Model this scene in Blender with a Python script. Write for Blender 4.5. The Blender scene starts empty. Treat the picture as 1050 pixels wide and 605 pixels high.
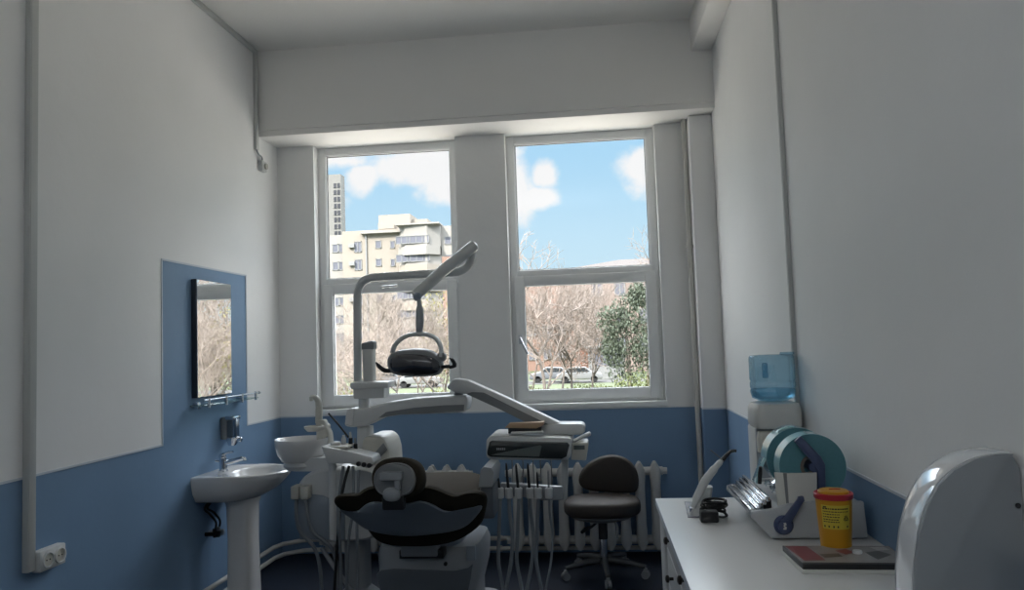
# dental treatment room
import bpy, bmesh, math, random
from mathutils import Vector, Matrix, Euler
R = math.radians
sc = bpy.context.scene
COL = sc.collection
rnd = random.Random(7)

# ------------------------------------------------------------------ camera
FOC, YAW, PITCH, ROLL, CAMZ = 794.55, -0.1047, 0.0652, -0.0341, 1.5253
FW, FH = 1050, 605
_f = Vector((math.sin(YAW) * math.cos(PITCH), math.cos(YAW) * math.cos(PITCH), math.sin(PITCH)))
_r0 = Vector((math.cos(YAW), -math.sin(YAW), 0)); _u0 = _r0.cross(_f)
_r = math.cos(ROLL) * _r0 + math.sin(ROLL) * _u0
_u = -math.sin(ROLL) * _r0 + math.cos(ROLL) * _u0
cam = bpy.data.objects.new('camera', bpy.data.cameras.new('camera'))
COL.objects.link(cam)
cam.matrix_world = Matrix(((_r.x, _u.x, -_f.x, 0), (_r.y, _u.y, -_f.y, 0), (_r.z, _u.z, -_f.z, CAMZ), (0, 0, 0, 1)))
cam.data.sensor_width = 36; cam.data.lens = FOC / FW * 36
cam.data.clip_start = 0.05; cam.data.clip_end = 2000
sc.camera = cam

def at(px, py, y):
    """where the sight line through a pixel of the photograph meets the depth y"""
    d = _f + _r * ((px - FW / 2) / FOC) - _u * ((py - FH / 2) / FOC)
    return Vector((0, 0, CAMZ)) + d * (y / d.y)

# ------------------------------------------------------------------ materials
MATS = {}
def mat(name, col, rough=.5, metal=0., spec=.5, coat=0., var=0., scale=20., bump=0., trans=0., ior=1.45, emit=None, alpha=None):
    m = bpy.data.materials.new(name); m.use_nodes = True
    nt = m.node_tree; N = nt.nodes; L = nt.links
    p = N['Principled BSDF']
    p.inputs['Base Color'].default_value = (*col, 1); p.inputs['Roughness'].default_value = rough
    p.inputs['Metallic'].default_value = metal; p.inputs['Specular IOR Level'].default_value = spec
    p.inputs['Coat Weight'].default_value = coat; p.inputs['IOR'].default_value = ior
    p.inputs['Transmission Weight'].default_value = trans
    if emit: p.inputs['Emission Color'].default_value = (*emit[:3], 1); p.inputs['Emission Strength'].default_value = emit[3]
    tc = N.new('ShaderNodeTexCoord')
    nz = N.new('ShaderNodeTexNoise'); nz.inputs['Scale'].default_value = scale; nz.inputs['Detail'].default_value = 5
    L.new(tc.outputs['Object'], nz.inputs['Vector'])
    if var:
        mx = N.new('ShaderNodeMix'); mx.data_type = 'RGBA'
        mx.inputs['A'].default_value = (*[c * (1 - var) for c in col], 1)
        mx.inputs['B'].default_value = (*[min(1, c * (1 + var)) for c in col], 1)
        L.new(nz.outputs['Fac'], mx.inputs['Factor']); L.new(mx.outputs['Result'], p.inputs['Base Color'])
    if bump:
        b = N.new('ShaderNodeBump'); b.inputs['Strength'].default_value = bump; b.inputs['Distance'].default_value = .01
        L.new(nz.outputs['Fac'], b.inputs['Height']); L.new(b.outputs['Normal'], p.inputs['Normal'])
    MATS[name] = m
    return m

WHITE_PAINT = (.80, .80, .795); BLUE_PAINT = (.17, .275, .42)
def paint_mat(name, panel=None):
    """two-tone wall paint: blue up to the dado line (and a raised blue panel), white above"""
    m = bpy.data.materials.new(name); m.use_nodes = True
    nt = m.node_tree; N = nt.nodes; L = nt.links; p = N['Principled BSDF']
    g = N.new('ShaderNodeNewGeometry'); s = N.new('ShaderNodeSeparateXYZ'); L.new(g.outputs['Position'], s.inputs[0])
    def m2(op, a, b):
        n = N.new('ShaderNodeMath'); n.operation = op
        for i, v in enumerate((a, b)):
            if isinstance(v, (int, float)): n.inputs[i].default_value = v
            else: L.new(v, n.inputs[i])
        return n.outputs[0]
    fac = m2('LESS_THAN', s.outputs['Z'], 1.035)
    if panel:
        y0, y1, zt = panel
        q = m2('MULTIPLY', m2('GREATER_THAN', s.outputs['Y'], y0), m2('LESS_THAN', s.outputs['Y'], y1))
        q = m2('MULTIPLY', q, m2('LESS_THAN', s.outputs['Z'], zt)); fac = m2('MAXIMUM', fac, q)
    nz = N.new('ShaderNodeTexNoise'); nz.inputs['Scale'].default_value = 2.2; nz.inputs['Detail'].default_value = 6
    L.new(g.outputs['Position'], nz.inputs['Vector'])
    def two(c, v):
        mx = N.new('ShaderNodeMix'); mx.data_type = 'RGBA'
        mx.inputs['A'].default_value = (*[k * (1 - v) for k in c], 1); mx.inputs['B'].default_value = (*[k * (1 + v) for k in c], 1)
        L.new(nz.outputs['Fac'], mx.inputs['Factor']); return mx.outputs['Result']
    mx = N.new('ShaderNodeMix'); mx.data_type = 'RGBA'
    L.new(fac, mx.inputs['Factor']); L.new(two(WHITE_PAINT, .04), mx.inputs['A']); L.new(two(BLUE_PAINT, .12), mx.inputs['B'])
    L.new(mx.outputs['Result'], p.inputs['Base Color'])
    p.inputs['Roughness'].default_value = .55; p.inputs['Specular IOR Level'].default_value = .35
    n2 = N.new('ShaderNodeTexNoise'); n2.inputs['Scale'].default_value = 9; n2.inputs['Detail'].default_value = 8
    L.new(g.outputs['Position'], n2.inputs['Vector'])
    b = N.new('ShaderNodeBump'); b.inputs['Strength'].default_value = .12; b.inputs['Distance'].default_value = .02
    L.new(n2.outputs['Fac'], b.inputs['Height']); L.new(b.outputs['Normal'], p.inputs['Normal'])
    MATS[name] = m
    return m

def glass_mat(name, tint=(1, 1, 1), gloss=.06, rough=0.0):
    m = bpy.data.materials.new(name); m.use_nodes = True
    nt = m.node_tree; N = nt.nodes; L = nt.links; N.remove(N['Principled BSDF'])
    t = N.new('ShaderNodeBsdfTransparent'); t.inputs['Color'].default_value = (*tint, 1)
    g = N.new('ShaderNodeBsdfGlossy'); g.inputs['Roughness'].default_value = rough
    lw = N.new('ShaderNodeLayerWeight'); lw.inputs['Blend'].default_value = .25
    mm = N.new('ShaderNodeMath'); mm.operation = 'MULTIPLY_ADD'; mm.inputs[1].default_value = .35; mm.inputs[2].default_value = gloss
    L.new(lw.outputs['Fresnel'], mm.inputs[0])
    mx = N.new('ShaderNodeMixShader'); L.new(mm.outputs[0], mx.inputs['Fac'])
    L.new(t.outputs[0], mx.inputs[1]); L.new(g.outputs[0], mx.inputs[2]); L.new(mx.outputs[0], N['Material Output'].inputs['Surface'])
    MATS[name] = m
    return m

P_WALL = paint_mat('two_tone_paint'); P_LEFT = paint_mat('two_tone_paint_panel', (4.155, 5.225, 2.083))
CEIL = mat('ceiling_paint', (.80, .79, .77), .7, var=.03, scale=2, bump=.05)
FLOOR = mat('navy_vinyl', (.006, .011, .024), .45, var=.35, scale=60, bump=.03)
STRIP = mat('edge_strip', (.55, .60, .66), .4)
PVC = mat('white_pvc', (.78, .79, .79), .35, var=.02, scale=5)
PVCG = mat('grey_gasket', (.10, .10, .10), .6)
GLASS = glass_mat('window_glass', (1, 1, 1), .008)
TRUNK = mat('cream_trunking', (.50, .51, .50), .45, var=.03, scale=6)
PIPEW = mat('pipe_paint', (.52, .51, .48), .4, var=.05, scale=15)
RADW = mat('radiator_paint', (.50, .50, .49), .38, var=.05, scale=25, bump=.04)
CERAM = mat('ceramic', (.66, .66, .66), .12, coat=.5, var=.01, scale=4)
CHROME = mat('chrome', (.72, .74, .77), .14, metal=1)
STEEL = mat('brushed_steel', (.55, .56, .58), .32, metal=1, var=.06, scale=80)
PLASTW = mat('white_plastic', (.58, .59, .59), .32, var=.02, scale=9)
PLASTG = mat('grey_plastic', (.28, .30, .32), .38, var=.03, scale=9)
SHELLG = mat('blue_grey_shell', (.23, .27, .32), .35, var=.04, scale=6)
CREAM = mat('cream_plastic', (.50, .49, .44), .4, var=.02, scale=9)
BLACK = mat('black_plastic', (.018, .018, .02), .4, var=.1, scale=30)
RUBBER = mat('black_rubber', (.012, .012, .013), .6, var=.15, scale=40)
HOSEG = mat('grey_hose', (.20, .22, .24), .5, var=.08, scale=50)
LAMPW = mat('lamp_arm_paint', (.48, .50, .50), .35)
DARKMETAL = mat('dark_metal', (.07, .072, .075), .4, metal=.3)
UPHOL = mat('dark_upholstery', (.040, .034, .026), .85, spec=.06, var=.15, scale=40, bump=.06)
UPHOL2 = mat('dark_brown_vinyl', (.034, .026, .021), .62, var=.15, scale=40, bump=.06)
DARKGLASS = mat('dark_display', (.026, .032, .034), .12, coat=.6)
GREYGREEN = mat('grey_print', (.11, .13, .13), .3)
LAMPDARK = mat('lamp_lens', (.018, .020, .030), .08, coat=1.)
LAMPGREY = mat('lamp_body', (.20, .21, .22), .35)
LAMINATE = mat('white_laminate', (.66, .66, .65), .30, var=.015, scale=3)
CABIN = mat('cabinet_white', (.50, .51, .52), .4, var=.02, scale=3)
BRASS = mat('dark_bronze', (.035, .03, .028), .35, metal=.6)
MIRROR = mat('mirror_glass', (.86, .88, .88), .01, metal=1)
DARKEDGE = mat('dark_frame', (.03, .04, .055), .3)
CLEARG = glass_mat('shelf_glass', (.72, .84, .82), .12)
SMOKE = glass_mat('smoke_plastic', (.45, .50, .54), .10, .05)
COOLW = mat('cooler_plastic', (.56, .56, .54), .4, var=.02, scale=9)
TEAL = mat('teal_reel_edge', (.085, .22, .26), .35, var=.10, scale=90)
TEALF = mat('teal_film', (.30, .52, .56), .16, coat=.5, var=.06, scale=30)
PAPERW = mat('paper', (.58, .58, .55), .7, var=.03, scale=30)
NAVY = mat('navy_plastic', (.055, .075, .15), .35, var=.04, scale=20)
SEALER = mat('sealer_shell', (.42, .44, .46), .38, var=.03, scale=12)
YELLOW = mat('yellow_plastic', (.54, .26, .012), .38, var=.03, scale=12)
YELLOWL = mat('yellow_label', (.60, .47, .05), .45)
RED = mat('red_plastic', (.36, .015, .03), .35, var=.03, scale=14)
INK = mat('black_ink', (.02, .02, .02), .6)
TAN = mat('kraft_paper', (.42, .29, .19), .6, var=.08, scale=30)
MAT_GREY = mat('grey_mat', (.20, .20, .23), .6, var=.05, scale=40)
def water_mat():
    m = glass_mat('blue_bottle', (.60, .77, .86), .08, .04)
    return m
BOTTLE = water_mat()

# ------------------------------------------------------------------ mesh helper
def ortho(d):
    d = d.normalized(); a = Vector((0, 0, 1)) if abs(d.z) < .9 else Vector((1, 0, 0))
    u = d.cross(a).normalized(); return u, d.cross(u).normalized()

def spline(pts, n=6):
    P = [Vector(p) for p in pts]; out = []
    for i in range(len(P) - 1):
        p0 = P[max(i - 1, 0)]; p1 = P[i]; p2 = P[i + 1]; p3 = P[min(i + 2, len(P) - 1)]
        for k in range(n):
            t = k / n
            out.append(.5 * ((2 * p1) + (p2 - p0) * t + (2 * p0 - 5 * p1 + 4 * p2 - p3) * t * t + (3 * p1 - p0 - 3 * p2 + p3) * t ** 3))
    out.append(P[-1]); return out

class MB:
    def __init__(self): self.bm = bmesh.new()
    def _add(self, t, M=None, mi=0):
        if M is not None: t.transform(M)
        for f in t.faces: f.material_index = mi
        me = bpy.data.meshes.new('tmp'); t.to_mesh(me); t.free()
        self.bm.from_mesh(me); bpy.data.meshes.remove(me)
        return self
    def box(self, lo, hi, bev=0., seg=2, M=None, mi=0):
        t = bmesh.new(); bmesh.ops.create_cube(t, size=1)
        lo = Vector(lo); hi = Vector(hi); s = hi - lo; c = (lo + hi) / 2
        for v in t.verts: v.co = Vector((v.co.x * s.x, v.co.y * s.y, v.co.z * s.z)) + c
        if bev: bmesh.ops.bevel(t, geom=t.edges[:], offset=min(bev, min(abs(k) for k in s) * .49), segments=seg, profile=.5, affect='EDGES')
        return self._add(t, M, mi)
    def loft(self, rings, cap0=True, cap1=True, mi=0, M=None, closed=False):
        t = bmesh.new(); V = [[t.verts.new(p) for p in r] for r in rings]; n = len(rings[0])
        m = len(V)
        for i in range(m if closed else m - 1):
            a, b = V[i], V[(i + 1) % m]
            for j in range(n): t.faces.new((a[j], a[(j + 1) % n], b[(j + 1) % n], b[j]))
        if not closed:
            if cap0: t.faces.new(V[0][::-1])
            if cap1: t.faces.new(V[-1])
        bmesh.ops.recalc_face_normals(t, faces=t.faces[:])
        return self._add(t, M, mi)
    def tube(self, pts, r, n=10, sm=0, mi=0, flat=None, up=None):
        pts = [Vector(p) for p in pts]
        if sm: pts = spline(pts, sm)
        k = len(pts)
        rr = [r] * k if isinstance(r, (int, float)) else [r[0] + (r[1] - r[0]) * i / (k - 1) for i in range(k)] if len(r) == 2 else list(r)
        if len(rr) != k: rr = [rr[min(len(rr) - 1, int(i * len(rr) / k))] for i in range(k)]
        u = None; rings = []
        for i, p in enumerate(pts):
            d = (pts[min(i + 1, k - 1)] - pts[max(i - 1, 0)]).normalized()
            if u is None:
                if up is not None: u = Vector(up)
                else: u, _ = ortho(d)
            u = (u - d * u.dot(d)).normalized(); w = d.cross(u)
            fa = flat if flat else 1
            rings.append([p + (u * math.cos(2 * math.pi * (j + .5) / n) + w * fa * math.sin(2 * math.pi * (j + .5) / n)) * rr[i] for j in range(n)])
        return self.loft(rings, mi=mi)
    def cyl(self, p0, p1, r0, r1=None, n=24, mi=0, bev=0.):
        p0 = Vector(p0); p1 = Vector(p1); r1 = r0 if r1 is None else r1
        d = (p1 - p0); u, w = ortho(d); dn = d.normalized()
        def ring(p, r): return [p + (u * math.cos(2 * math.pi * j / n) + w * math.sin(2 * math.pi * j / n)) * r for j in range(n)]
        if bev: rs = [ring(p0, r0 - bev), ring(p0 + dn * bev, r0), ring(p1 - dn * bev, r1), ring(p1, r1 - bev)]
        else: rs = [ring(p0, r0), ring(p1, r1)]
        return self.loft(rs, mi=mi)
    def lathe(self, prof, c=(0, 0, 0), n=32, mi=0, sx=1., sy=1., M=None, cap=True):
        c = Vector(c)
        rings = [[c + Vector((r * sx * math.cos(2 * math.pi * j / n), r * sy * math.sin(2 * math.pi * j / n), z)) for j in range(n)] for r, z in prof]
        return self.loft(rings, mi=mi, M=M, cap0=cap, cap1=cap)
    def prism(self, pts, dvec, mi=0, bev=0., M=None):
        """outline of 3D points pushed along dvec"""
        t = bmesh.new(); d = Vector(dvec)
        a = [t.verts.new(Vector(p)) for p in pts]; b = [t.verts.new(Vector(p) + d) for p in pts]; n = len(a)
        t.faces.new(a[::-1]); t.faces.new(b)
        for j in range(n): t.faces.new((a[j], a[(j + 1) % n], b[(j + 1) % n], b[j]))
        bmesh.ops.recalc_face_normals(t, faces=t.faces[:])
        if bev: bmesh.ops.bevel(t, geom=t.edges[:], offset=bev, segments=2, profile=.5, affect='EDGES', clamp_overlap=True)
        return self._add(t, M, mi)
    def sq(self, c, s, e=.5, e2=None, nu=28, nv=16, M=None, mi=0):
        """rounded cushion: superellipsoid of half sizes s"""
        e2 = e if e2 is None else e2
        def pw(x, k): return math.copysign(abs(x) ** k, x)
        rings = []
        for i in range(nv + 1):
            v = -math.pi / 2 + math.pi * (.02 + .96 * i / nv)
            rings.append([Vector((s[0] * pw(math.cos(v), e2) * pw(math.cos(2 * math.pi * j / nu), e), s[1] * pw(math.cos(v), e2) * pw(math.sin(2 * math.pi * j / nu), e), s[2] * pw(math.sin(v), e2))) for j in range(nu)])
        T = Matrix.Translation(Vector(c)); T = T @ M if M is not None else T
        return self.loft(rings, mi=mi, M=T)
    def quad(self, a, b, c, d, mi=0):
        f = self.bm.faces.new([self.bm.verts.new(Vector(p)) for p in (a, b, c, d)]); f.material_index = mi; return self
    def build(self, name, mats, parent=None, subsurf=0, smooth=True, ang=38, bevel=0.):
        me = bpy.data.meshes.new(name)
        off = Vector((0, 0, 0)); q = parent
        while q is not None: off += q.location; q = q.parent
        bmesh.ops.translate(self.bm, verts=self.bm.verts[:], vec=-off)
        self.bm.to_mesh(me); self.bm.free()
        for m in (mats if isinstance(mats, (list, tuple)) else [mats]): me.materials.append(m)
        if smooth:
            for p in me.polygons: p.use_smooth = True
            me.set_sharp_from_angle(angle=R(ang))
        o = bpy.data.objects.new(name, me); COL.objects.link(o)
        if parent is not None: o.parent = parent
        if bevel:
            b = o.modifiers.new('bevel', 'BEVEL'); b.width = bevel; b.segments = 2; b.limit_method = 'ANGLE'; b.angle_limit = R(50)
        if subsurf:
            s = o.modifiers.new('subsurf', 'SUBSURF'); s.levels = subsurf; s.render_levels = subsurf
        return o

def tag(o, label=None, cat=None, group=None, kind=None):
    if label: o['label'] = label
    if cat: o['category'] = cat
    if group: o['group'] = group
    if kind: o['kind'] = kind
    return o
def thing(name, loc, label, cat, group=None):
    o = bpy.data.objects.new(name, None); COL.objects.link(o); o.location = Vector(loc); o.empty_display_size = .1
    return tag(o, label, cat, group)
def struct(b, name, m, parent=None, **k):
    o = b.build(name, m, parent, **k)
    if parent is None: o['kind'] = 'structure'
    return o
def copy_tree(o, parent=None):
    c = o.copy(); COL.objects.link(c)
    if parent is not None: c.parent = parent
    for ch in [x for x in bpy.data.objects if x.parent == o]: copy_tree(ch, c)
    return c

# ------------------------------------------------------------------ the room
XL, XR, YB, YW, HC, HB, PL = -2.437, .898, 5.454, 5.802, 3.789, 3.143, 1.035
YR = -1.6                                            # wall behind the viewer
WIN = ((-2.14, -1.013), (-.628, .502)); WZ0 = 1.085; YG = 5.9; YO = 6.12
b = MB(); b.box((XL - .2, YR - .2, -.15), (XR + .2, YO, 0)); struct(b, 'floor', FLOOR)
b = MB(); b.box((XL - .2, YR - .2, HC), (XR + .2, YO, HC + .14)); struct(b, 'ceiling', CEIL)
b = MB(); b.box((XL - .2, YR - .2, 0), (XL, YO, HC)); struct(b, 'wall_left', P_LEFT)
b = MB(); b.box((XR, YR - .2, 0), (XR + .2, YO, HC)); struct(b, 'wall_right', P_WALL)
b = MB(); b.box((XL, YR - .2, 0), (XR, YR, HC)); struct(b, 'wall_front', P_WALL)
# window wall: solid pieces round the two openings
b = MB()
b.box((XL, YW, 0), (XR, YO, WZ0))
b.box((XL, YW, WZ0), (WIN[0][0], YO, HB), bev=0)
b.box((WIN[0][1], YW, WZ0), (WIN[1][0], YO, HB))
b.box((WIN[1][1], YW, WZ0), (XR, YO, HB))
b.box((XL, YW, HB), (XR, YO, HC))
bmesh.ops.remove_doubles(b.bm, verts=b.bm.verts[:], dist=1e-5)
struct(b, 'wall_back', P_WALL)
# beam over the window with its small stepped lower edge
b = MB(); b.prism([(XL, YB, HC), (XL, YB, HB + .045), (XL, YB + .012, HB + .04), (XL, YB + .012, HB), (XL, YW, HB), (XL, YW, HC)], (XR - XL, 0, 0))
struct(b, 'beam_back', CEIL)
# short concrete beam along the right wall
b = MB(); b.box((XR - .145, YR, HC - .24), (XR, YB, HC), bev=.012); struct(b, 'beam_right', CEIL)
# boxed pier in the right corner
b = MB(); b.box((.735, 5.62, 0), (XR, YW, HB), bev=.006); struct(b, 'column_corner', P_WALL)
# thin strips along the paint edges
def strip(name, pts, normal, w=.010):
    b = MB()
    for p, q in zip(pts, pts[1:]):
        p = Vector(p); q = Vector(q); lo = Vector([min(a, c) for a, c in zip(p, q)]); hi = Vector([max(a, c) for a, c in zip(p, q)])
        n = Vector(normal); e = Vector([0 if abs(n[i]) > .5 else w / 2 for i in range(3)])
        d0 = Vector([min(0, n[i]) * .004 for i in range(3)]); d1 = Vector([max(0, n[i]) * .004 for i in range(3)])
        b.box(lo - e + d0, hi + e + d1)
    struct(b, name, STRIP, smooth=False)
strip('trim_1', [(XL, YR, PL), (XL, 4.155, PL), (XL, 4.155, 2.083), (XL, 5.225, 2.083), (XL, 5.225, PL), (XL, YW, PL)], (1, 0, 0))
strip('trim_2', [(XL, YW, PL), (WIN[0][0] - .03, YW, PL)], (0, -1, 0))
strip('trim_3', [(.735, 5.62, PL), (XR, 5.62, PL)], (0, -1, 0))
strip('trim_4', [(XR, YR, PL), (XR, 5.62, PL)], (-1, 0, 0))
strip('trim_5', [(WIN[0][1] + .005, YW, PL), (WIN[1][0] - .005, YW, PL)], (0, -1, 0))

# windows
def frame_ring(b, x0, x1, z0, z1, w, y0, y1, bev=.004):
    b.box((x0, y0, z0), (x0 + w, y1, z1), bev); b.box((x1 - w, y0, z0), (x1, y1, z1), bev)
    b.box((x0 + w, y0, z0), (x1 - w, y1, z0 + w), bev); b.box((x0 + w, y0, z1 - w), (x1 - w, y1, z1), bev)
def window(n, x0, x1, handle):
    root = bpy.data.objects.new('window_%d' % n, None); COL.objects.link(root); root.location = ((x0 + x1) / 2, YG, WZ0); root['kind'] = 'structure'
    b = MB(); frame_ring(b, x0, x1, WZ0, HB, .058, YG, YG + .07)
    b.box((x0 + .05, YG, 2.035), (x1 - .05, YG + .07, 2.095), .004)
    b.build('frame', PVC, root)
    # fixed upper light: bead and glass
    b = MB(); frame_ring(b, x0 + .05, x1 - .05, 2.085, HB - .05, .016, YG + .012, YG + .05, .003); b.build('glazing_bead', PVC, root)
    b = MB(); frame_ring(b, x0 + .064, x1 - .064, 2.099, HB - .064, .006, YG + .026, YG + .04, 0); b.build('gasket', PVCG, root)
    b = MB(); b.box((x0 + .06, YG + .032, 2.095), (x1 - .06, YG + .036, HB - .06)); b.build('upper_pane', GLASS, root, smooth=False)
    # opening lower sash
    b = MB(); frame_ring(b, x0 + .03, x1 - .03, WZ0 + .022, 2.05, .078, YG - .022, YG + .045, .006)
    s = b.build('sash', PVC, root)
    b = MB(); frame_ring(b, x0 + .104, x1 - .104, WZ0 + .096, 1.976, .006, YG - .006, YG + .02, 0); b.build('gasket', PVCG, s)
    b = MB(); b.box((x0 + .1, YG + .008, WZ0 + .09), (x1 - .1, YG + .012, 1.98)); b.build('lower_pane', GLASS, s, smooth=False)
    b = MB()
    if handle == 'top':
        c = Vector((-1.60, YG - .022, 2.012)); b.box(c + Vector((-.03, -.012, -.013)), c + Vector((.03, .001, .013)), .004)
        b.tube([c + Vector((-.02, -.01, 0)), c + Vector((-.02, -.045, 0)), c + Vector((.10, -.05, .006))], .009, 10)
    else:
        c = Vector((x0 + .065, YG - .022, 1.57)); b.box(c + Vector((-.013, -.012, -.035)), c + Vector((.013, .001, .035)), .004)
        b.tube([c + Vector((0, -.01, .01)), c + Vector((0, -.045, .01)), c + Vector((.055, -.05, -.115))], .010, 10)
    b.build('handle', STEEL, s)
    # hinge at the bottom right corner
    b = MB(); b.cyl((x1 - .025, YG - .012, WZ0 + .02), (x1 - .025, YG - .012, WZ0 + .10), .008, n=12)
    b.cyl((x1 - .025, YG - .012, 1.98), (x1 - .025, YG - .012, 2.05), .008, n=12); b.build('hinge', PVC, s)
    b = MB(); b.box((x0 - .005, YW - .018, WZ0 - .042), (x1 + .005, YG + .05, WZ0), .006); b.build('sill', PVC, root)
window(1, *WIN[0], 'top'); window(2, *WIN[1], 'side')
# ------------------------------------------------------------------ outdoors
GZ = -2.0
def facade_mat(name, c, var=.05): return mat(name, c, .85, var=var, scale=.6)
BEIGE = facade_mat('beige_render', (0.215, 0.190, 0.160)); BEIGE2 = facade_mat('pale_render', (0.215, 0.203, 0.185)); SALMON = facade_mat('salmon_render', (0.180, 0.112, 0.086))
PINK = facade_mat('pink_render', (0.185, 0.140, 0.122)); ROOFT = mat('roof_tiles', (0.058, 0.048, 0.042), .9, var=.12, scale=2)
WDARK = mat('far_window', (0.105, 0.107, 0.128), .3); WPALE = mat('far_window_frame', (0.175, 0.175, 0.172), .5); TOWERC = facade_mat('tower_concrete', (0.14, 0.135, 0.125))
GRASS = mat('grass_ground', (0.055, 0.068, 0.030), .95, var=.25, scale=.4)
ASPH = mat('pale_asphalt', (0.055, 0.053, 0.05), .9, var=.08, scale=.8)
BARK = mat('bark', (0.12, 0.10, 0.086), .9, var=.2, scale=12); TWIG = mat('twigs', (0.185, 0.152, 0.130), .9, var=.2, scale=5)
LEAFD = mat('dark_leaves', (.052, .066, .042), .7, var=.35, scale=3); LEAFY = mat('yellow_leaves', (0.130, 0.118, 0.029), .8, var=.2, scale=3)
LEAFG = mat('fresh_leaves', (0.076, 0.088, 0.027), .8, var=.3, scale=3); BLOSSOM = mat('pale_blossom', (0.139, 0.109, 0.088), .9, var=.12, scale=3)
CARW = mat('white_car_paint', (0.151, 0.151, 0.151), .25, coat=.5); CARG = mat('silver_car_paint', (0.088, 0.092, 0.099), .3, coat=.5); CARGL = mat('car_glass', (0.021, 0.025, 0.029), .1)
TOWW = mat('tower_window', (.03, .03, .035), .3)
TYRE = mat('tyre', (0.006, 0.006, 0.006), .8)
KIOSKW = mat('kiosk_white', (0.155, 0.155, 0.151), .6); ORANGE = mat('orange_door', (0.122, 0.042, 0.021), .7)

PAVE_BOUNCE = mat('bounce_paving', (.52, .47, .40), .9, var=.06, scale=3)  # unseen paving, added pale to bounce daylight up onto soffit and ceiling
b = MB(); b.box((-40, YO + .02, GZ - .3), (40, 26, GZ + .02)); o = struct(b, 'ground_bounce_paving', PAVE_BOUNCE)
b = MB(); b.box((-260, YO + .02, GZ - .5), (200, 420, GZ)); o = struct(b, 'ground_lawn', GRASS)
b = MB(); b.box((-120, 69, GZ), (120, 75, GZ + .03)); o = struct(b, 'street_asphalt', ASPH)

def wall_box(root, lo, hi, m, name='wall'):
    b = MB(); b.box(lo, hi); return b.build(name, m, root, smooth=False)
def far_window(root, x, z, y, w, h, panes=2, name='window'):
    b = MB()
    t = .12
    b.box((x - w / 2, y - .12, z - h / 2), (x + w / 2, y + .05, z - h / 2 + t)); b.box((x - w / 2, y - .12, z + h / 2 - t), (x + w / 2, y + .05, z + h / 2))
    for k in range(panes + 1):
        xx = x - w / 2 + (w - t) * k / panes; b.box((xx, y - .12, z - h / 2), (xx + t, y + .05, z + h / 2))
    f = b.build(name, WPALE, root, smooth=False)
    b = MB(); b.box((x - w / 2 + .02, y - .05, z - h / 2 + .02), (x + w / 2 - .02, y + .02, z + h / 2 - .02)); b.build('pane', WDARK, f, smooth=False)
    return f
# beige apartment block, left window
AY = 130.
def ax(px): return at(px, 250, AY).x
def az(py, px=400): return at(px, py, AY).z
apt = thing('apartment_building', (ax(410), AY, GZ), 'beige apartment block with rounded balconies and rooftop sheds beyond the trees', 'building')
wall_box(apt, (ax(351), AY, GZ), (ax(409), AY + 14, az(235)), BEIGE)
wall_box(apt, (ax(326), AY + 1.2, GZ), (ax(351), AY + 14, az(240, 345)), BEIGE2)
b = MB()
cx0, cx1 = ax(409), ax(452)
pts = [(cx0, AY, GZ), (cx0 + 1.5, AY - 1.6, GZ), (cx1 - 2, AY - 1.9, GZ), (cx1, AY - .3, GZ), (cx1, AY + 14, GZ), (cx0, AY + 14, GZ)]
b.prism(pts, (0, 0, az(232, 430) - GZ)); b.build('bay', BEIGE2, apt, smooth=False)
wall_box(apt, (ax(452), AY + .4, GZ), (ax(520), AY + 14, az(231, 460)), BEIGE2, 'wall')
b = MB(); b.box((ax(384), AY + 3, az(236)), (ax(417), AY + 12, az(217))); b.box((ax(380), AY + 5, az(236)), (ax(384), AY + 9, az(223))); b.box((ax(417), AY + 4, az(234)), (ax(434), AY + 12, az(221, 425)))
b.box((ax(386), AY + 1.5, az(233)), (ax(402), AY + 3, az(229))); b.build('rooftop_shed', BEIGE, apt, smooth=False)
b = MB(); b.box((ax(371), AY - .8, az(239)), (ax(424), AY + 1, az(237.5))); b.box((ax(409), AY - 2.2, az(232, 430)), (ax(453), AY + 2, az(230.5, 430))); b.build('cornice', BEIGE2, apt, smooth=False)
rows = [az(251) - i * (az(251) - az(269.5)) for i in range(8)]
for i, z in enumerate(rows):
    far_window(apt, ax(341.5), z, AY + 1.2, 1.1, 1.5, 1)
    far_window(apt, ax(347), z, AY + 1.2, .8, 1.5, 1)
    far_window(apt, ax(367), z - .1, AY, 1.3, 1.9, 2)
    far_window(apt, ax(388), z + .15, AY, 1.05, 1.35, 1)
    far_window(apt, ax(402.5), z, AY, .8, 1.3, 1)
    far_window(apt, ax(417), z + .45, AY - 1.72, 3.0, 1.35, 3)
    far_window(apt, ax(432.5), z + .45, AY - 1.82, 3.4, 1.35, 3)
    far_window(apt, ax(459), z + .3, AY + .4, 1.2, 1.35, 1)
    b = MB(); b.prism([(p[0] + (.25 if k > 2 else -.25) * 0, p[1] - .55, z - 2.2) for k, p in enumerate(pts[:4])] + [(cx1, AY + 1, z - 2.2), (cx0, AY + 1, z - 2.2)], (0, 0, 1.5)); b.build('balcony', BEIGE if i % 2 else BEIGE2, apt, smooth=False)
    if i < 4:
        b = MB(); b.box((ax(361) - .5, AY - .5, z - .2), (ax(361) + .5, AY, z + .5)); b.build('air_conditioner', WPALE, apt, smooth=False)
b = MB(); b.box((ax(375), AY - .3, GZ), (ax(376.3), AY, az(238))); b.build('pilaster', WPALE, apt, smooth=False)

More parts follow.
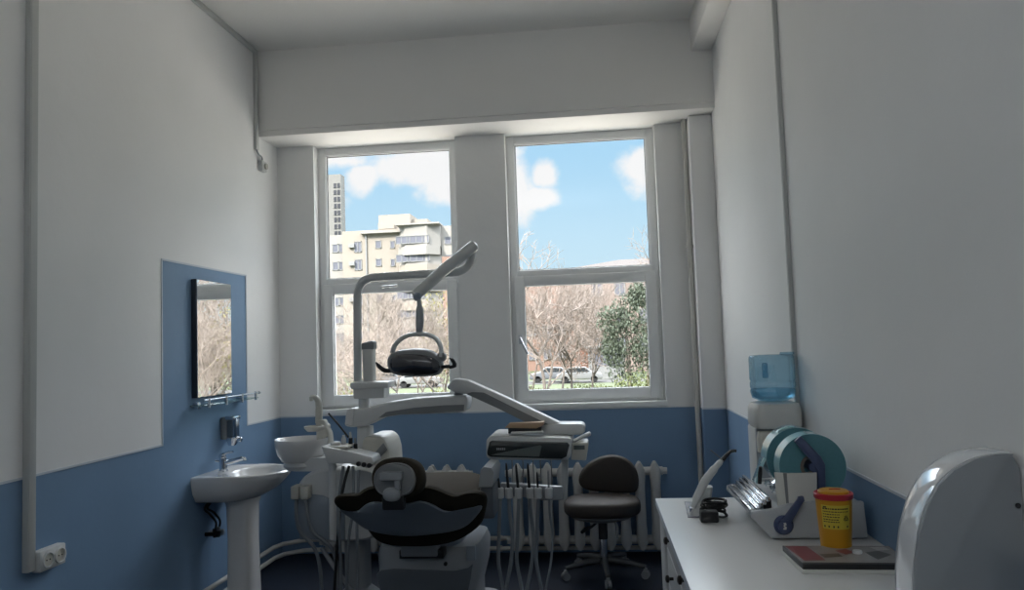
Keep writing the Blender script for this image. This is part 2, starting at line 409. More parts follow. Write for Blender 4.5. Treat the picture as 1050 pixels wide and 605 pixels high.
# tower with a grid of dark windows behind, far left
TY = 240.
t0, t1 = at(326, 210, TY), at(351, 210, TY)
tow = thing('office_tower', ((t0.x + t1.x) / 2, TY, GZ), 'grey tower with a grid of dark square windows, left of the beige block', 'building')
ztop = at(340, 179, TY).z
wall_box(tow, (t0.x, TY, GZ), (at(349.8, 210, TY).x, TY + 4, ztop), TOWERC)
for i in range(16):
    z = ztop - 3.2 - i * (at(345, 187, TY).z - at(345, 194, TY).z)
    for px in (343.9, 347.6):
        x = at(px, 210, TY).x; b = MB(); b.box((x - .42, TY - .15, z - 1.25), (x + .42, TY + .1, z + .25)); b.build('window', TOWW, tow, smooth=False)
# salmon house right of the block
SY = 105.
sal = thing('salmon_house', (at(482, 300, SY).x, SY, GZ), 'salmon coloured house half hidden behind the pier between the windows', 'building')
x0, x1 = at(455, 300, SY).x, at(592, 300, SY).x
wall_box(sal, (x0, SY, GZ), (x1, SY + 10, at(560, 292, SY).z), SALMON)
wall_box(sal, (x0 - .05, SY - .3, GZ), (at(500, 300, SY).x, SY + 10.2, at(465, 263, SY).z), SALMON)
for i in range(9):
    for j in range(2):
        xx = x0 + 2 + i * 2.0
        if xx < x1 - 1: far_window(sal, xx, GZ + 2.2 + j * 3.2, SY - (.3 if xx < at(500, 300, SY).x else 0), 1.1, 1.5)
# long pink building, right window
PY = 92.
x0, x1 = at(590, 270, PY).x, at(760, 270, PY).x; zt = at(620, 274, PY).z
pk = thing('pink_building', ((x0 + x1) / 2, PY, GZ), 'long pale pink building with a low tiled roof, right window', 'building')
wall_box(pk, (x0, PY, GZ), (x1, PY + 14, zt), PINK)
b = MB(); b.prism([(x0 - .5, PY - .8, zt - .3), (x1, PY - .8, zt - .3), (x1, PY - .8, zt + .05), (x0 - .5, PY - .8, zt + .05)], (0, 15, 0))
b.build('eaves', WPALE, pk, smooth=False)
b = MB(); b.prism([(x0 - .3, PY - .5, zt + .05), (x0 + 5.5, PY + 7, zt + 1.55), (x0 - .3, PY + 14, zt + .05)], (x1 - x0, 0, 0)); b.build('roof', ROOFT, pk, smooth=False)
for i in range(8):
    for j in range(3): far_window(pk, x0 + 2.4 + i * 2.7, zt - 2.6 - j * 3.3, PY, 1.3, 1.7)
b = MB(); b.box((x0 + .1, PY - .12, GZ), (x0 + 2.6, PY, GZ + 3.4)); b.build('doorway', ORANGE, pk, smooth=False)
# white kiosk
KY = 76.
k0, k1 = at(603, 370, KY), at(641, 384, KY)
ki = thing('white_kiosk', ((k0.x + k1.x) / 2, KY, GZ), 'low white kiosk with dark openings behind the parked cars', 'building')
zt = at(620, 357, KY).z
wall_box(ki, (k0.x, KY, GZ), (k1.x, KY + 4, zt), KIOSKW)
b = MB(); b.box((k0.x - .3, KY - .6, zt), (k1.x + .3, KY + 4.2, zt + .3)); b.build('roof', KIOSKW, ki, smooth=False)
for f in (.28, .55, .8):
    xx = k0.x + (k1.x - k0.x) * f; b = MB(); b.box((xx - .4, KY - .06, GZ + 1.3), (xx + .4, KY + .05, zt - .4)); b.build('opening', WDARK, ki, smooth=False)

# parked cars
def car(px, y, m, label, face=1):
    c = at(px, 380, y); root = thing('parked_car', (c.x, y, GZ + .03), label, 'car', 'parked cars beyond the trees')
    z0 = GZ + .03; X = lambda v: c.x + face * v
    prof = [(-2.0, .35), (-2.05, .75), (-1.5, .92), (-.9, 1.38), (.55, 1.42), (1.15, .98), (1.95, .82), (2.08, .5), (2.0, .3)]
    b = MB(); b.prism([(X(x), y - .85, z0 + z) for x, z in prof], (0, 1.7, 0), bev=.08); b.build('body', m, root)
    b = MB(); b.prism([(X(x), y - .87, z0 + z) for x, z in [(-1.25, .95), (-.85, 1.3), (.5, 1.33), (.95, .98)]], (0, 1.74, 0)); b.build('side_window', CARGL, root, smooth=False)
    for wx in (-1.3, 1.3):
        for wy in (-.75, .75):
            b = MB(); b.cyl((X(wx), y + wy - .1, z0 + .31), (X(wx), y + wy + .1, z0 + .31), .31, n=18); b.build('wheel', TYRE, root)
    return root
car(594, 70, CARW, 'white car parked in front of the white kiosk')
car(566, 72, CARG, 'silver car parked left of the white car in the right window', -1)
car(430, 70, CARW, 'white car seen below the operating lamp, left window')
car(396, 73, CARG, 'silver car parked at the left window, behind bare trees', -1)

# trees
def twig_tree(seed, h, spread=.62, levels=6, kids=(3, 4), trunk=.085, up=.35):
    r = random.Random(seed); bt = bmesh.new(); bw = bmesh.new()
    def seg(bm, p0, p1, r0, r1, n):
        d = (p1 - p0); u, w = ortho(d); V = []
        for p, q in ((p0, r0), (p1, r1)): V.append([bm.verts.new(p + (u * math.cos(2 * math.pi * j / n) + w * math.sin(2 * math.pi * j / n)) * q) for j in range(n)])
        for j in range(n): bm.faces.new((V[0][j], V[0][(j + 1) % n], V[1][(j + 1) % n], V[1][j]))
    def grow(p, d, L, rad, lv):
        bm = bt if lv < 2 else bw; n = 8 if lv == 0 else 5 if lv < 3 else 3
        k = 3 if lv < 3 else 2; q = p.copy(); pts = [q.copy()]
        for i in range(k):
            d = (d + Vector((r.uniform(-1, 1), r.uniform(-1, 1), r.uniform(-.6, 1))) * .13).normalized()
            q2 = q + d * L / k; seg(bm, q, q2, rad * (1 - .45 * i / k), rad * (1 - .45 * (i + 1) / k), n); q = q2; pts.append(q.copy())
        if lv >= levels: return
        for c in range(r.randint(*kids) + (1 if lv == 0 else 0)):
            a = r.uniform(0, 2 * math.pi); u, w = ortho(d)
            nd = (d * (1 - spread * r.uniform(.5, 1)) + (u * math.cos(a) + w * math.sin(a)) * spread + Vector((0, 0, up * r.uniform(.3, 1)))).normalized()
            s = pts[-1] if c < 2 else pts[r.randint(1, k)]
            grow(s, nd, L * r.uniform(.58, .82), rad * .66, lv + 1)
    grow(Vector((0, 0, 0)), Vector((0, 0, 1)), h * .27, trunk, 0)
    mt = bpy.data.meshes.new('trunk'); bt.to_mesh(mt); bt.free(); mw = bpy.data.meshes.new('twigs'); bw.to_mesh(mw); bw.free()
    return mt, mw
def leaf_mesh(name, blobs, n, size, seed):
    r = random.Random(seed); bm = bmesh.new()
    for i in range(n):
        c, s = blobs[r.randrange(len(blobs))]
        v = Vector((r.gauss(0, 1), r.gauss(0, 1), r.gauss(0, 1))).normalized() * (r.random() ** .35)
        p = Vector(c) + Vector((v.x * s[0], v.y * s[1], v.z * s[2]))
        a = Vector((r.gauss(0, 1), r.gauss(0, 1), r.gauss(0, 1))).normalized(); u, w = ortho(a); z = size * r.uniform(.6, 1.3)
        bm.faces.new([bm.verts.new(p + u * z * .5), bm.verts.new(p + w * z), bm.verts.new(p - u * z * .5), bm.verts.new(p - w * z * .8)])
    me = bpy.data.meshes.new(name); bm.to_mesh(me); bm.free(); return me
kinds = [twig_tree(3, 9), twig_tree(11, 9, .7, 6, (3, 4), .075, .3), twig_tree(23, 9, .55, 6, (3, 4), .07, .5), twig_tree(31, 9, .75, 6, (3, 4), .08, .2)]
for mt, mw in kinds: mt.materials.append(BARK); mw.materials.append(TWIG)
TS = 1.5
def bare_tree(px, y, kind, s, rot, label, group='bare trees outside', leaves=None, leafm=None):
    c = at(px, 380, y) if px is not None else Vector((0, y, 0))
    root = thing('bare_tree', (c.x, y, GZ), label, 'tree', group)
    s *= TS
    for nm, me in zip(('trunk', 'twigs'), kinds[kind]):
        o = bpy.data.objects.new(nm, me); COL.objects.link(o); o.parent = root; o.scale = (s, s, s); o.rotation_euler = (0, 0, rot)
    if leaves:
        leaves.materials.append(leafm); o = bpy.data.objects.new('foliage', leaves); COL.objects.link(o); o.parent = root; o.scale = (s, s, s)
    return root
bare_tree(560, 36, 0, .84, .4, 'tall bare tree standing furthest left in the right window')
bare_tree(586, 40, 1, .72, 1.9, 'bare tree with pale blossom in the middle of the right window',
          leaves=leaf_mesh('foliage', [((0, 0, 3.6), (1.9, 1.9, 1.5)), ((.9, 0, 4.2), (1.3, 1.3, 1.0)), ((-.8, 0, 3.0), (1.2, 1.2, 1.0)), ((.6, 0, 2.6), (1.0, 1., .8))], 2600, .055, 5), leafm=BLOSSOM)
bare_tree(606, 44, 2, .66, 4, 'slender bare tree just left of the evergreen')
bare_tree(543, 46, 3, .66, 2.5, 'bare tree at the left edge of the right window')
bare_tree(575, 52, 2, .80, 5.2, 'bare tree furthest back in the right window')
bare_tree(664, 40, 1, .92, 3.3, 'bare tree rising behind the evergreen at the right window edge')
bare_tree(356, 33, 1, .56, .7, 'bare tree at the left edge of the left window')
bare_tree(378, 30, 0, .50, 2.2, 'bare tree behind the lamp post of the dental unit')
bare_tree(402, 38, 3, .60, 3.1, 'bare tree left of the operating lamp in the left window')
bare_tree(424, 34, 2, .54, 5.4, 'bare tree directly behind the operating lamp')
bare_tree(446, 31, 1, .50, 1.1, 'bare tree right of the operating lamp in the left window')
bare_tree(388, 48, 2, .74, .1, 'bare tree furthest back in the left window')
bare_tree(455, 42, 0, .58, 4.4, 'yellow leafed tree at the right edge of the left window', 'yellow trees outside',
          leaf_mesh('foliage', [((0, 0, 5.6), (1.7, 1.7, 2.6)), ((.4, 0, 3.6), (1.3, 1.3, 1.6))], 2600, .085, 8), LEAFY)
# trees further right, which the mirror on the left wall shows
for i, (x, y, k, s, yl) in enumerate(((10.7, 29.5, 2, .62, 0), (9.0, 30.5, 1, .62, 1), (12.2, 33, 3, .70, 0), (14.6, 38, 2, .8, 0), (10.9, 34, 0, .62, 0), (9.6, 27, 2, .46, 0), (13.2, 35, 1, .62, 0), (11.4, 31.5, 2, .5, 0))):
    r_ = bare_tree(None, y, k, s, i * 1.3, ('bare tree' if not yl else 'yellow leafed tree') + ' seen in the wall mirror, ' + ('with forked pale twigs', 'high up beside the frame', 'wide crowned', 'the tallest', 'far behind the pale one', 'low near the ground', 'at the frame edge', 'slender')[i], 'trees seen in the mirror',
                   *((leaf_mesh('foliage', [((0, 0, 5.6), (2.2, 2.2, 2.4)), ((.8, 0, 3.8), (1.6, 1.6, 1.6))], 1300, .08, 40 + i), LEAFY) if yl else (None, None)))
    r_.location.x = x
for i, (x, y, m, lab) in enumerate(((9.2, 27, LEAFY, 'yellow bush seen low in the wall mirror'), (10.6, 28, LEAFG, 'green bush seen low in the wall mirror'), (12.6, 32, LEAFG, 'fresh green bush seen behind the trees in the wall mirror'))):
    root = thing('leafy_bush', (x, y, GZ), lab, 'bush', 'bushes on the lawn')
    me = leaf_mesh('foliage', [((0, 0, 1.0), (1.0, .8, 1.0)), ((.6, 0, .8), (.7, .6, .8))], 1400, .07, 70 + i); me.materials.append(m); o = bpy.data.objects.new('foliage', me); COL.objects.link(o); o.parent = root
# evergreen
EYY = 34.
c = at(643, 380, EYY)
ev = thing('evergreen_tree', (c.x, EYY, GZ), 'dense dark evergreen tree in the right window', 'tree')
b = MB(); b.tube([(c.x, EYY, GZ), (c.x + .1, EYY, GZ + 2), (c.x, EYY, GZ + 5)], [.14, .05], 8); b.build('trunk', BARK, ev)
blobs = [((0, 0, 2.6), (1.0, 1.0, 1.1)), ((.15, 0, 3.7), (1.15, 1.1, 1.1)), ((.35, 0, 4.8), (1.0, 1., .95)), ((-.45, 0, 4.5), (.85, .8, .7)), ((-.6, 0, 3.3), (.55, .6, .9)), ((.75, 0, 3.4), (.6, .7, 1.2)), ((.6, 0, 5.5), (.5, .5, .6))]
me = leaf_mesh('foliage', blobs, 7000, .075, 3); me.materials.append(LEAFD); o = bpy.data.objects.new('foliage', me); COL.objects.link(o); o.parent = ev
# bushes
def bush(px, py, y, s, m, label, n=1600, nm='leafy_bush', z=None):
    c = at(px, py, y); root = thing(nm, (c.x, y, GZ), label, 'bush', 'bushes on the lawn')
    h = c.z - GZ
    me = leaf_mesh('foliage', [((0, 0, h * .5), (s, s, h * .55)), ((s * .5, 0, h * .45), (s * .7, s * .7, h * .45)), ((-s * .5, 0, h * .4), (s * .7, s * .7, h * .4))], n, .07, int(px))
    me.materials.append(m); o = bpy.data.objects.new('foliage', me); COL.objects.link(o); o.parent = root
    b = MB()
    for k in range(5): a = k * 1.25; b.tube([(c.x, y, GZ), (c.x + math.cos(a) * s * .4, y + math.sin(a) * s * .4, GZ + h * .7)], [.03, .01], 5)
    b.build('stem', BARK, root)
bush(652, 378, 32, 1.1, LEAFG, 'yellow green bush below the evergreen tree', 2600)
bush(596, 393, 44, 1.0, LEAFG, 'small fresh green bush in front of the white car')
bush(614, 394, 46, .9, LEAFG, 'low green bush between the white car and the evergreen')
bush(352, 396, 36, .9, LEAFY, 'yellow flowering bush at the bottom left of the left window')
bush(548, 397, 40, .8, LEAFG, 'low green bush at the foot of the tall bare tree')
bush(450, 398, 40, .8, LEAFY, 'yellow flowering bush beneath the yellow leafed tree')

# ------------------------------------------------------------------ sky and light
w = bpy.data.worlds.new('sky'); sc.world = w; w.use_nodes = True
nt = w.node_tree; N = nt.nodes; L = nt.links
bg = N['Background']
tc = N.new('ShaderNodeTexCoord'); nrm = N.new('ShaderNodeVectorMath'); nrm.operation = 'NORMALIZE'; L.new(tc.outputs['Generated'], nrm.inputs[0])
sep = N.new('ShaderNodeSeparateXYZ'); L.new(nrm.outputs[0], sep.inputs[0])
def vm(op, a, v):
    n = N.new('ShaderNodeVectorMath'); n.operation = op; L.new(a, n.inputs[0]); n.inputs[1].default_value = v; return n
def ma(op, a, bb, clamp=False):
    n = N.new('ShaderNodeMath'); n.operation = op; n.use_clamp = clamp
    for i, v in enumerate((a, bb)):
        if isinstance(v, (int, float)): n.inputs[i].default_value = v
        else: L.new(v, n.inputs[i])
    return n.outputs[0]
def smooth(x, a, bb):
    n = N.new('ShaderNodeMapRange'); n.interpolation_type = 'SMOOTHSTEP'; L.new(x, n.inputs['Value']); n.inputs['From Min'].default_value = a; n.inputs['From Max'].default_value = bb; return n.outputs['Result']
def noise(scale, detail, off=(0, 0, 0)):
    v = vm('ADD', nrm.outputs[0], off).outputs[0]
    n = N.new('ShaderNodeTexNoise'); n.inputs['Scale'].default_value = scale; n.inputs['Detail'].default_value = detail; L.new(v, n.inputs['Vector']); return n.outputs['Fac']
n1 = noise(10, 10); n2 = noise(34, 9, (3, 1, 2))
cloud = None
def cdir(px, py): d = at(px, py, 10) - Vector((0, 0, CAMZ)); return d.normalized()
for px, py, rx, rz, st in ((432, 172, .060, .026, 1.25), (470, 188, .060, .030, 1.2), (372, 180, .022, .018, .95), (350, 165, .05, .010, .9), (520, 190, .034, .050, 1.5), (550, 203, .030, .014, 1.4), (558, 178, .020, .020, 1.2), (668, 170, .032, .030, 1.2), (500, 330, .3, .02, .4), (760, 200, .06, .03, 1.2), (250, 190, .08, .04, 1.2)):
    c = cdir(px, py)
    d = vm('SUBTRACT', nrm.outputs[0], tuple(c)).outputs[0]
    d = vm('MULTIPLY', d, (1 / rx, 1 / rx, 1 / rz)).outputs[0]
    ln = N.new('ShaderNodeVectorMath'); ln.operation = 'LENGTH'; L.new(d, ln.inputs[0])
    f = ma('MULTIPLY', ma('SUBTRACT', 1.35, ln.outputs['Value']), st)
    cloud = f if cloud is None else ma('MAXIMUM', cloud, f)
fuzz = ma('ADD', ma('MULTIPLY', ma('SUBTRACT', n1, .5), 3.2), ma('MULTIPLY', ma('SUBTRACT', n2, .5), 1.5))
cm = smooth(ma('ADD', cloud, fuzz), .05, .95)
ov = smooth(ma('ADD', noise(3.2, 7, (5, 2, 1)), ma('MULTIPLY', sep.outputs['Z'], .28)), .48, .62)     # broken cloud overhead
ov = ma('MULTIPLY', ov, smooth(sep.outputs['Z'], .34, .5))
cm = ma('MAXIMUM', cm, ov)
grad = N.new('ShaderNodeMix'); grad.data_type = 'RGBA'; L.new(smooth(sep.outputs['Z'], .04, .30), grad.inputs['Factor'])
grad.inputs['A'].default_value = (.62, .84, .96, 1); grad.inputs['B'].default_value = (.40, .70, .95, 1)
mix = N.new('ShaderNodeMix'); mix.data_type = 'RGBA'; L.new(cm, mix.inputs['Factor']); L.new(grad.outputs['Result'], mix.inputs['A']); mix.inputs['B'].default_value = (.95, .955, .96, 1)
hi = N.new('ShaderNodeMix'); hi.data_type = 'RGBA'; L.new(smooth(sep.outputs['Z'], .27, .40), hi.inputs['Factor']); L.new(mix.outputs['Result'], hi.inputs['A']); hi.inputs['B'].default_value = (.87, .935, 1.0, 1)
L.new(hi.outputs['Result'], bg.inputs['Color'])
SKY_UP = 9.6
stg = ma('ADD', 1.0, ma('MULTIPLY', smooth(sep.outputs['Z'], .27, .46), SKY_UP - 1)); L.new(stg, bg.inputs['Strength'])

sun = bpy.data.objects.new('sun', bpy.data.lights.new('sun', 'SUN')); COL.objects.link(sun)
sun.data.energy = 10.; sun.data.angle = R(1); sun.data.color = (1, .95, .87)
sun.rotation_euler = Vector((.45, .75, -.75)).to_track_quat('-Z', 'Y').to_euler()
for x0, x1 in WIN:
    p = bpy.data.objects.new('window_portal', bpy.data.lights.new('window_portal', 'AREA')); COL.objects.link(p)
    p.data.shape = 'RECTANGLE'; p.data.size = x1 - x0; p.data.size_y = HB - WZ0; p.location = ((x0 + x1) / 2, YO - .02, (WZ0 + HB) / 2); p.rotation_euler = (R(-90), 0, 0)
    p.data.cycles.is_portal = True
FILL = 30.
fl = bpy.data.objects.new('ceiling_lamp_light', bpy.data.lights.new('ceiling_lamp_light', 'AREA')); COL.objects.link(fl)  # added fill light without a fixture, behind the camera, aimed up to brighten the room
fl.data.shape = 'RECTANGLE'; fl.data.size = 2.2; fl.data.size_y = 1.2; fl.location = (-.8, -.3, 3.1); fl.rotation_euler = (R(180), 0, 0); fl.data.energy = FILL; fl.data.color = (.88, .94, 1.0)
sc.view_settings.view_transform = 'Standard'; sc.view_settings.look = 'None'; sc.view_settings.gamma = 1; sc.view_settings.exposure = 0; sc.view_settings.use_curve_mapping = False
sc.cycles.use_denoising = True; sc.cycles.max_bounces = 10; sc.cycles.diffuse_bounces = 6; sc.cycles.transparent_max_bounces = 24
sc.cycles.sample_clamp_indirect = 6
# ------------------------------------------------------------------ helpers for outlines
def resample(pts, n, closed=True):
    P = [Vector(p) for p in pts]
    if closed: P = P + [P[0]]
    L_ = [0]
    for a, c in zip(P, P[1:]): L_.append(L_[-1] + (c - a).length)
    out = []
    for k in range(n):
        t = L_[-1] * k / n; i = max(j for j in range(len(L_)) if L_[j] <= t + 1e-9); i = min(i, len(P) - 2)
        out.append(P[i].lerp(P[i + 1], (t - L_[i]) / max(1e-9, L_[i + 1] - L_[i])))
    return out
def soft(pts, n=64, it=2):
    """closed outline, rounded and evenly resampled"""
    q = [Vector(p) for p in pts]; m = len(q); out = []
    for i in range(m):
        p0, p1, p2, p3 = q[i - 1], q[i], q[(i + 1) % m], q[(i + 2) % m]
        for k in range(6):
            t = k / 6; out.append(.5 * ((2 * p1) + (p2 - p0) * t + (2 * p0 - 5 * p1 + 4 * p2 - p3) * t * t + (3 * p1 - p0 - 3 * p2 + p3) * t ** 3))
    out = resample(out, n)
    for _ in range(it): out = [(out[i - 1] + out[i] * 2 + out[(i + 1) % n]) / 4 for i in range(n)]
    return out
def pillow(b, outline, nrm, layers, mi=0):
    """layers: (scale about the centre, offset along nrm)"""
    c = sum(outline, Vector()) / len(outline); nrm = Vector(nrm).normalized()
    b.loft([[c + (p - c) * s + nrm * d for p in outline] for s, d in layers], mi=mi)
def rrect(cx, cy, hx, hy, z, e=.35, n=32):
    def pw(x, k): return math.copysign(abs(x) ** k, x)
    return [Vector((cx + hx * pw(math.cos(2 * math.pi * j / n), e), cy + hy * pw(math.sin(2 * math.pi * j / n), e), z)) for j in range(n)]

# ------------------------------------------------------------------ wires and pipes on the walls
t = thing('cable_trunking', (XL, 3.11, .66), 'tall cream cable trunking running down the left wall to the double socket', 'trunking')
b = MB(); b.box((XL, 3.085, .64), (XL + .026, 3.135, HC - .001), .003); b.build('channel', TRUNK, t)
b = MB(); b.box((XL + .02, 3.089, .64), (XL + .029, 3.131, HC - .001), .002); b.build('cover', TRUNK, t)
t = thing('wall_socket', (XL, 3.22, .66), 'white surface mounted double socket at the foot of the left trunking', 'socket')
b = MB(); b.box((XL, 3.137, .625), (XL + .045, 3.30, .715), .007); b.build('housing', PLASTW, t)
for yy in (3.182, 3.258):
    b = MB(); b.lathe([(.0, .0), (.034, .0), (.034, .009), (.029, .010), (.027, .003), (.0, .002)], M=Matrix.Translation((XL + .044, yy, .67)) @ Matrix.Rotation(R(90), 4, 'Y')); f = b.build('socket_face', PLASTW, t)
    b = MB(); b.cyl((XL + .046, yy, .67), (XL + .0485, yy, .67), .0265, n=24); w_ = b.build('recess', CREAM, f)
    b = MB()
    for dy in (-.010, .010): b.cyl((XL + .048, yy + dy, .67), (XL + .0495, yy + dy, .67), .0035, n=10)
    b.build('pin_hole', INK, f)
t = thing('cable_trunking', (XL, 5.41, 3.0), 'thin trunking along the left ceiling edge and down the corner beside the beam', 'trunking')
b = MB(); b.box((XL, YR + .01, HC - .035), (XL + .022, 5.43, HC - .001), .003); b.build('ceiling_run', TRUNK, t)
b = MB(); b.box((XL, 5.385, 3.03), (XL + .022, 5.43, HC - .034), .003); b.build('drop', TRUNK, t)
t = thing('surface_mounted_junction_box', (XL, 5.50, 2.92), 'small white junction box below the corner trunking, beside the left window', 'junction box')
b = MB(); b.box((XL, 5.455, 2.885), (XL + .035, 5.535, 2.965), .006); b.build('housing', PLASTW, t)
b = MB(); b.cyl((XL + .03, 5.50, 2.925), (XL + .05, 5.50, 2.925), .022, n=20); b.build('cap', CREAM, t)
b = MB(); b.tube([(XL + .012, 5.405, 3.035), (XL + .02, 5.42, 3.0), (XL + .03, 5.455, 2.985), (XL + .018, 5.49, 2.965)], .006, 8, sm=5); b.build('cable', HOSEG, t)
t = thing('cable_trunking', (XR, 3.62, 1.0), 'narrow trunking running down the right wall behind the water bottle', 'trunking')
b = MB(); b.box((XR - .014, 3.603, .9), (XR, 3.637, HC - .241), .002); b.build('channel', TRUNK, t)
b = MB(); b.box((XR - .018, 3.607, .9), (XR - .010, 3.633, HC - .241), .002); b.build('cover', TRUNK, t)

def run(name, z, off, label):
    t = thing(name, (0, 5.7, 0), label, 'pipe', 'heating pipes along the skirting')
    b = MB(); x = XL + off; y = YW - off
    b.tube([(x, 2.6, z), (x, y - .22, z), (x + .03, y - .12, z), (x + .14, y - .02, z), (x + .22, y, z), (.70, y, z)], .0155, 12); b.build('tube', PIPEW, t)
    for p in ((x, 4.0, z), (-1.9, y, z), (-.75, y, z), (.45, y, z)):
        b = MB(); d = Vector((0, 1, 0)) if p[0] == x else Vector((1, 0, 0))
        b.cyl(Vector(p) - d * .012, Vector(p) + d * .012, .021, n=14)
        e = Vector((-off, 0, 0)) if p[0] == x else Vector((0, off, 0))
        b.cyl(p, Vector(p) + e * .97, .006, n=8); b.build('pipe_clip', PIPEW, t)
run('heating_pipe', .115, .045, 'upper of the two painted heating pipes along the skirting')
run('heating_pipe', .045, .060, 'lower of the two painted heating pipes along the skirting')
t = thing('riser_pipe', (.712, 5.72, 0), 'upright painted heating pipe beside the corner pier, right of the window', 'pipe')
b = MB(); b.tube([(.712, 5.72, .0), (.712, 5.72, HB)], .019, 14); b.build('tube', PIPEW, t)
for z in (.4, 2.2):
    b = MB(); b.cyl((.712, 5.72, z - .012), (.712, 5.72, z + .012), .026, n=16); b.cyl((.712, 5.72, z), (.712, YW - .002, z), .007, n=8); b.build('pipe_clip', PIPEW, t)

# ------------------------------------------------------------------ radiators
def radiator(x0, n, pitch, label):
    y = YW - .13; t = thing('cast_iron_radiator', (x0 + n * pitch / 2, y, 0), label, 'radiator', 'radiators under the windows')
    zt, zb = .60, .12
    for k in range(n):
        x = x0 + pitch * (k + .5); b = MB()
        for s in (-.034, .034):
            b.loft([rrect(x, y + s, .012, .014, zb - .065, 1, 12), rrect(x, y + s, .037, .026, zb - .02, .8, 12), rrect(x, y + s, .039, .028, zb + .03, .8, 12), rrect(x, y + s, .034, .024, zb + .10, .8, 12), rrect(x, y + s, .033, .023, zt - .10, .8, 12),
                    rrect(x, y + s, .038, .028, zt - .03, .8, 12), rrect(x, y + s, .036, .026, zt + .02, .8, 12), rrect(x, y + s, .010, .012, zt + .065, 1, 12)])
        for z in (zb, zt): b.cyl((x - pitch * .5, y, z), (x + pitch * .5, y, z), .030, n=16); b.box((x - .03, y - .045, z - .02), (x + .03, y + .045, z + .02), .012)
        b.build('section', RADW, t, ang=50)
    for z in (zb, zt):
        for xa_, xb2 in ((x0 - .03, x0), (x0 + n * pitch, x0 + n * pitch + .03)):
            b = MB(); b.cyl((xa_, y, z), (xb2, y, z), .024, n=8); b.build('end_plug', RADW, t)
    b = MB(); b.tube([(x0 + n * pitch + .02, y, zb), (x0 + n * pitch + .05, y, zb), (x0 + n * pitch + .05, y + .02, .115)], .012, 10); b.cyl((x0 + n * pitch + .03, y, zb - .02), (x0 + n * pitch + .03, y, zb + .035), .016, n=10); b.build('valve', STEEL, t)
    for q in (.2, .8):
        b = MB(); b.box((x0 + n * pitch * q - .015, y, zt - .06), (x0 + n * pitch * q + .015, YW - .002, zt - .035), .003); b.build('bracket', RADW, t)
radiator(-.66, 10, .110, 'white cast iron radiator under the right window, behind the stool')
radiator(-2.06, 10, .110, 'white cast iron radiator under the left window, behind the dental chair')

# ------------------------------------------------------------------ wall things above the basin
my0, my1, mz0, mz1 = 4.478, 4.925, 1.273, 1.997
t = thing('wall_mirror', (XL, (my0 + my1) / 2, mz0), 'rectangular dark edged mirror on the blue panel above the glass shelf', 'mirror')
b = MB(); b.box((XL, my0, mz0), (XL + .034, my1, mz1), .003); b.build('backing', DARKEDGE, t)
b = MB(); b.box((XL + .034, my0 + .004, mz0 + .004), (XL + .038, my1 - .004, mz1 - .004)); b.build('mirror_glass', MIRROR, t, smooth=False)
t = thing('glass_shelf', (XL, 4.72, 1.235), 'narrow glass shelf with chrome rail below the wall mirror', 'shelf')
b = MB(); b.box((XL + .012, 4.43, 1.225), (XL + .125, 5.14, 1.233), .003); b.build('shelf_plate', CLEARG, t)
b = MB(); b.tube([(XL + .118, 4.41, 1.262), (XL + .118, 5.16, 1.262)], .006, 10)
b.cyl((XL + .118, 4.40, 1.262), (XL + .118, 4.415, 1.262), .009, n=12); b.cyl((XL + .118, 5.155, 1.262), (XL + .118, 5.17, 1.262), .009, n=12); b.build('rail', CHROME, t)
for yy in (4.46, 4.68, 4.90, 5.11):
    b = MB(); b.cyl((XL + .118, yy, 1.215), (XL + .118, yy, 1.272), .009, n=12); b.build('rail_post', CHROME, t)
for yy in (4.50, 5.07):
    b = MB(); b.box((XL, yy - .016, 1.205), (XL + .04, yy + .016, 1.248), .006); b.build('bracket', CHROME, t)
sy, sz = 4.875, 1.04
t = thing('soap_dispenser', (XL, sy, sz - .085), 'chrome wall soap dispenser with smoky window above the basin', 'soap dispenser')
b = MB(); b.box((XL, sy - .05, sz - .06), (XL + .045, sy + .05, sz + .085), .012); b.build('housing', LAMPGREY, t)
b = MB(); b.loft([rrect(XL + .06, sy, .030, .040, z, .5, 24) for z in (sz - .045, sz + .06)]); b.build('tank', SMOKE, t)
b = MB(); b.box((XL + .03, sy - .048, sz + .065), (XL + .10, sy + .048, sz + .092), .01); b.box((XL + .088, sy - .02, sz - .055), (XL + .102, sy + .02, sz + .07), .005); b.build('cover', CHROME, t)
b = MB(); b.loft([rrect(XL + .06, sy, .02, .025, sz - .10, .6, 20), rrect(XL + .065, sy, .04, .042, sz - .05, .5, 20)]); b.cyl((XL + .09, sy, sz - .06), (XL + .125, sy, sz - .065), .016, n=18, bev=.004); b.build('push_button', CHROME, t)

# ------------------------------------------------------------------ wash basin
by, bz, bd, bw = 4.73, .80, .50, .275
t = thing('wash_basin', (XL, by, 0), 'white ceramic wash basin on a pedestal against the blue left wall', 'wash basin')
def dring(z, dx, wy, n=44):
    o = []
    for j in range(n):
        if j < 30:
            a = -math.pi / 2 + math.pi * j / 29
            o.append(Vector((XL + .13 + (bd - .13) * dx * math.cos(a) ** .9 if abs(math.cos(a)) > 1e-6 else XL + .13, by + bw * wy * math.copysign(abs(math.sin(a)) ** .85, math.sin(a)), z)))
        else:
            k = j - 30; m = 13
            if k < 4: o.append(Vector((XL + .13 - .128 * (k + 1) / 4, by + bw * wy * 1.0, z)))
            elif k < 10: o.append(Vector((XL + .002, by + bw * wy * (1 - 2 * (k - 3) / 7), z)))
            else: o.append(Vector((XL + .002 + .128 * (k - 10) / 4, by - bw * wy, z)))
    return o
def oring(z, cx, rx, ry, n=44):
    o = []
    for p in dring(z, 1, 1, n):
        a = math.atan2((p.y - by) / bw, (p.x - (XL + .27)) / .25); o.append(Vector((cx + rx * math.cos(a), by + ry * math.sin(a), z)))
    return o
b = MB()
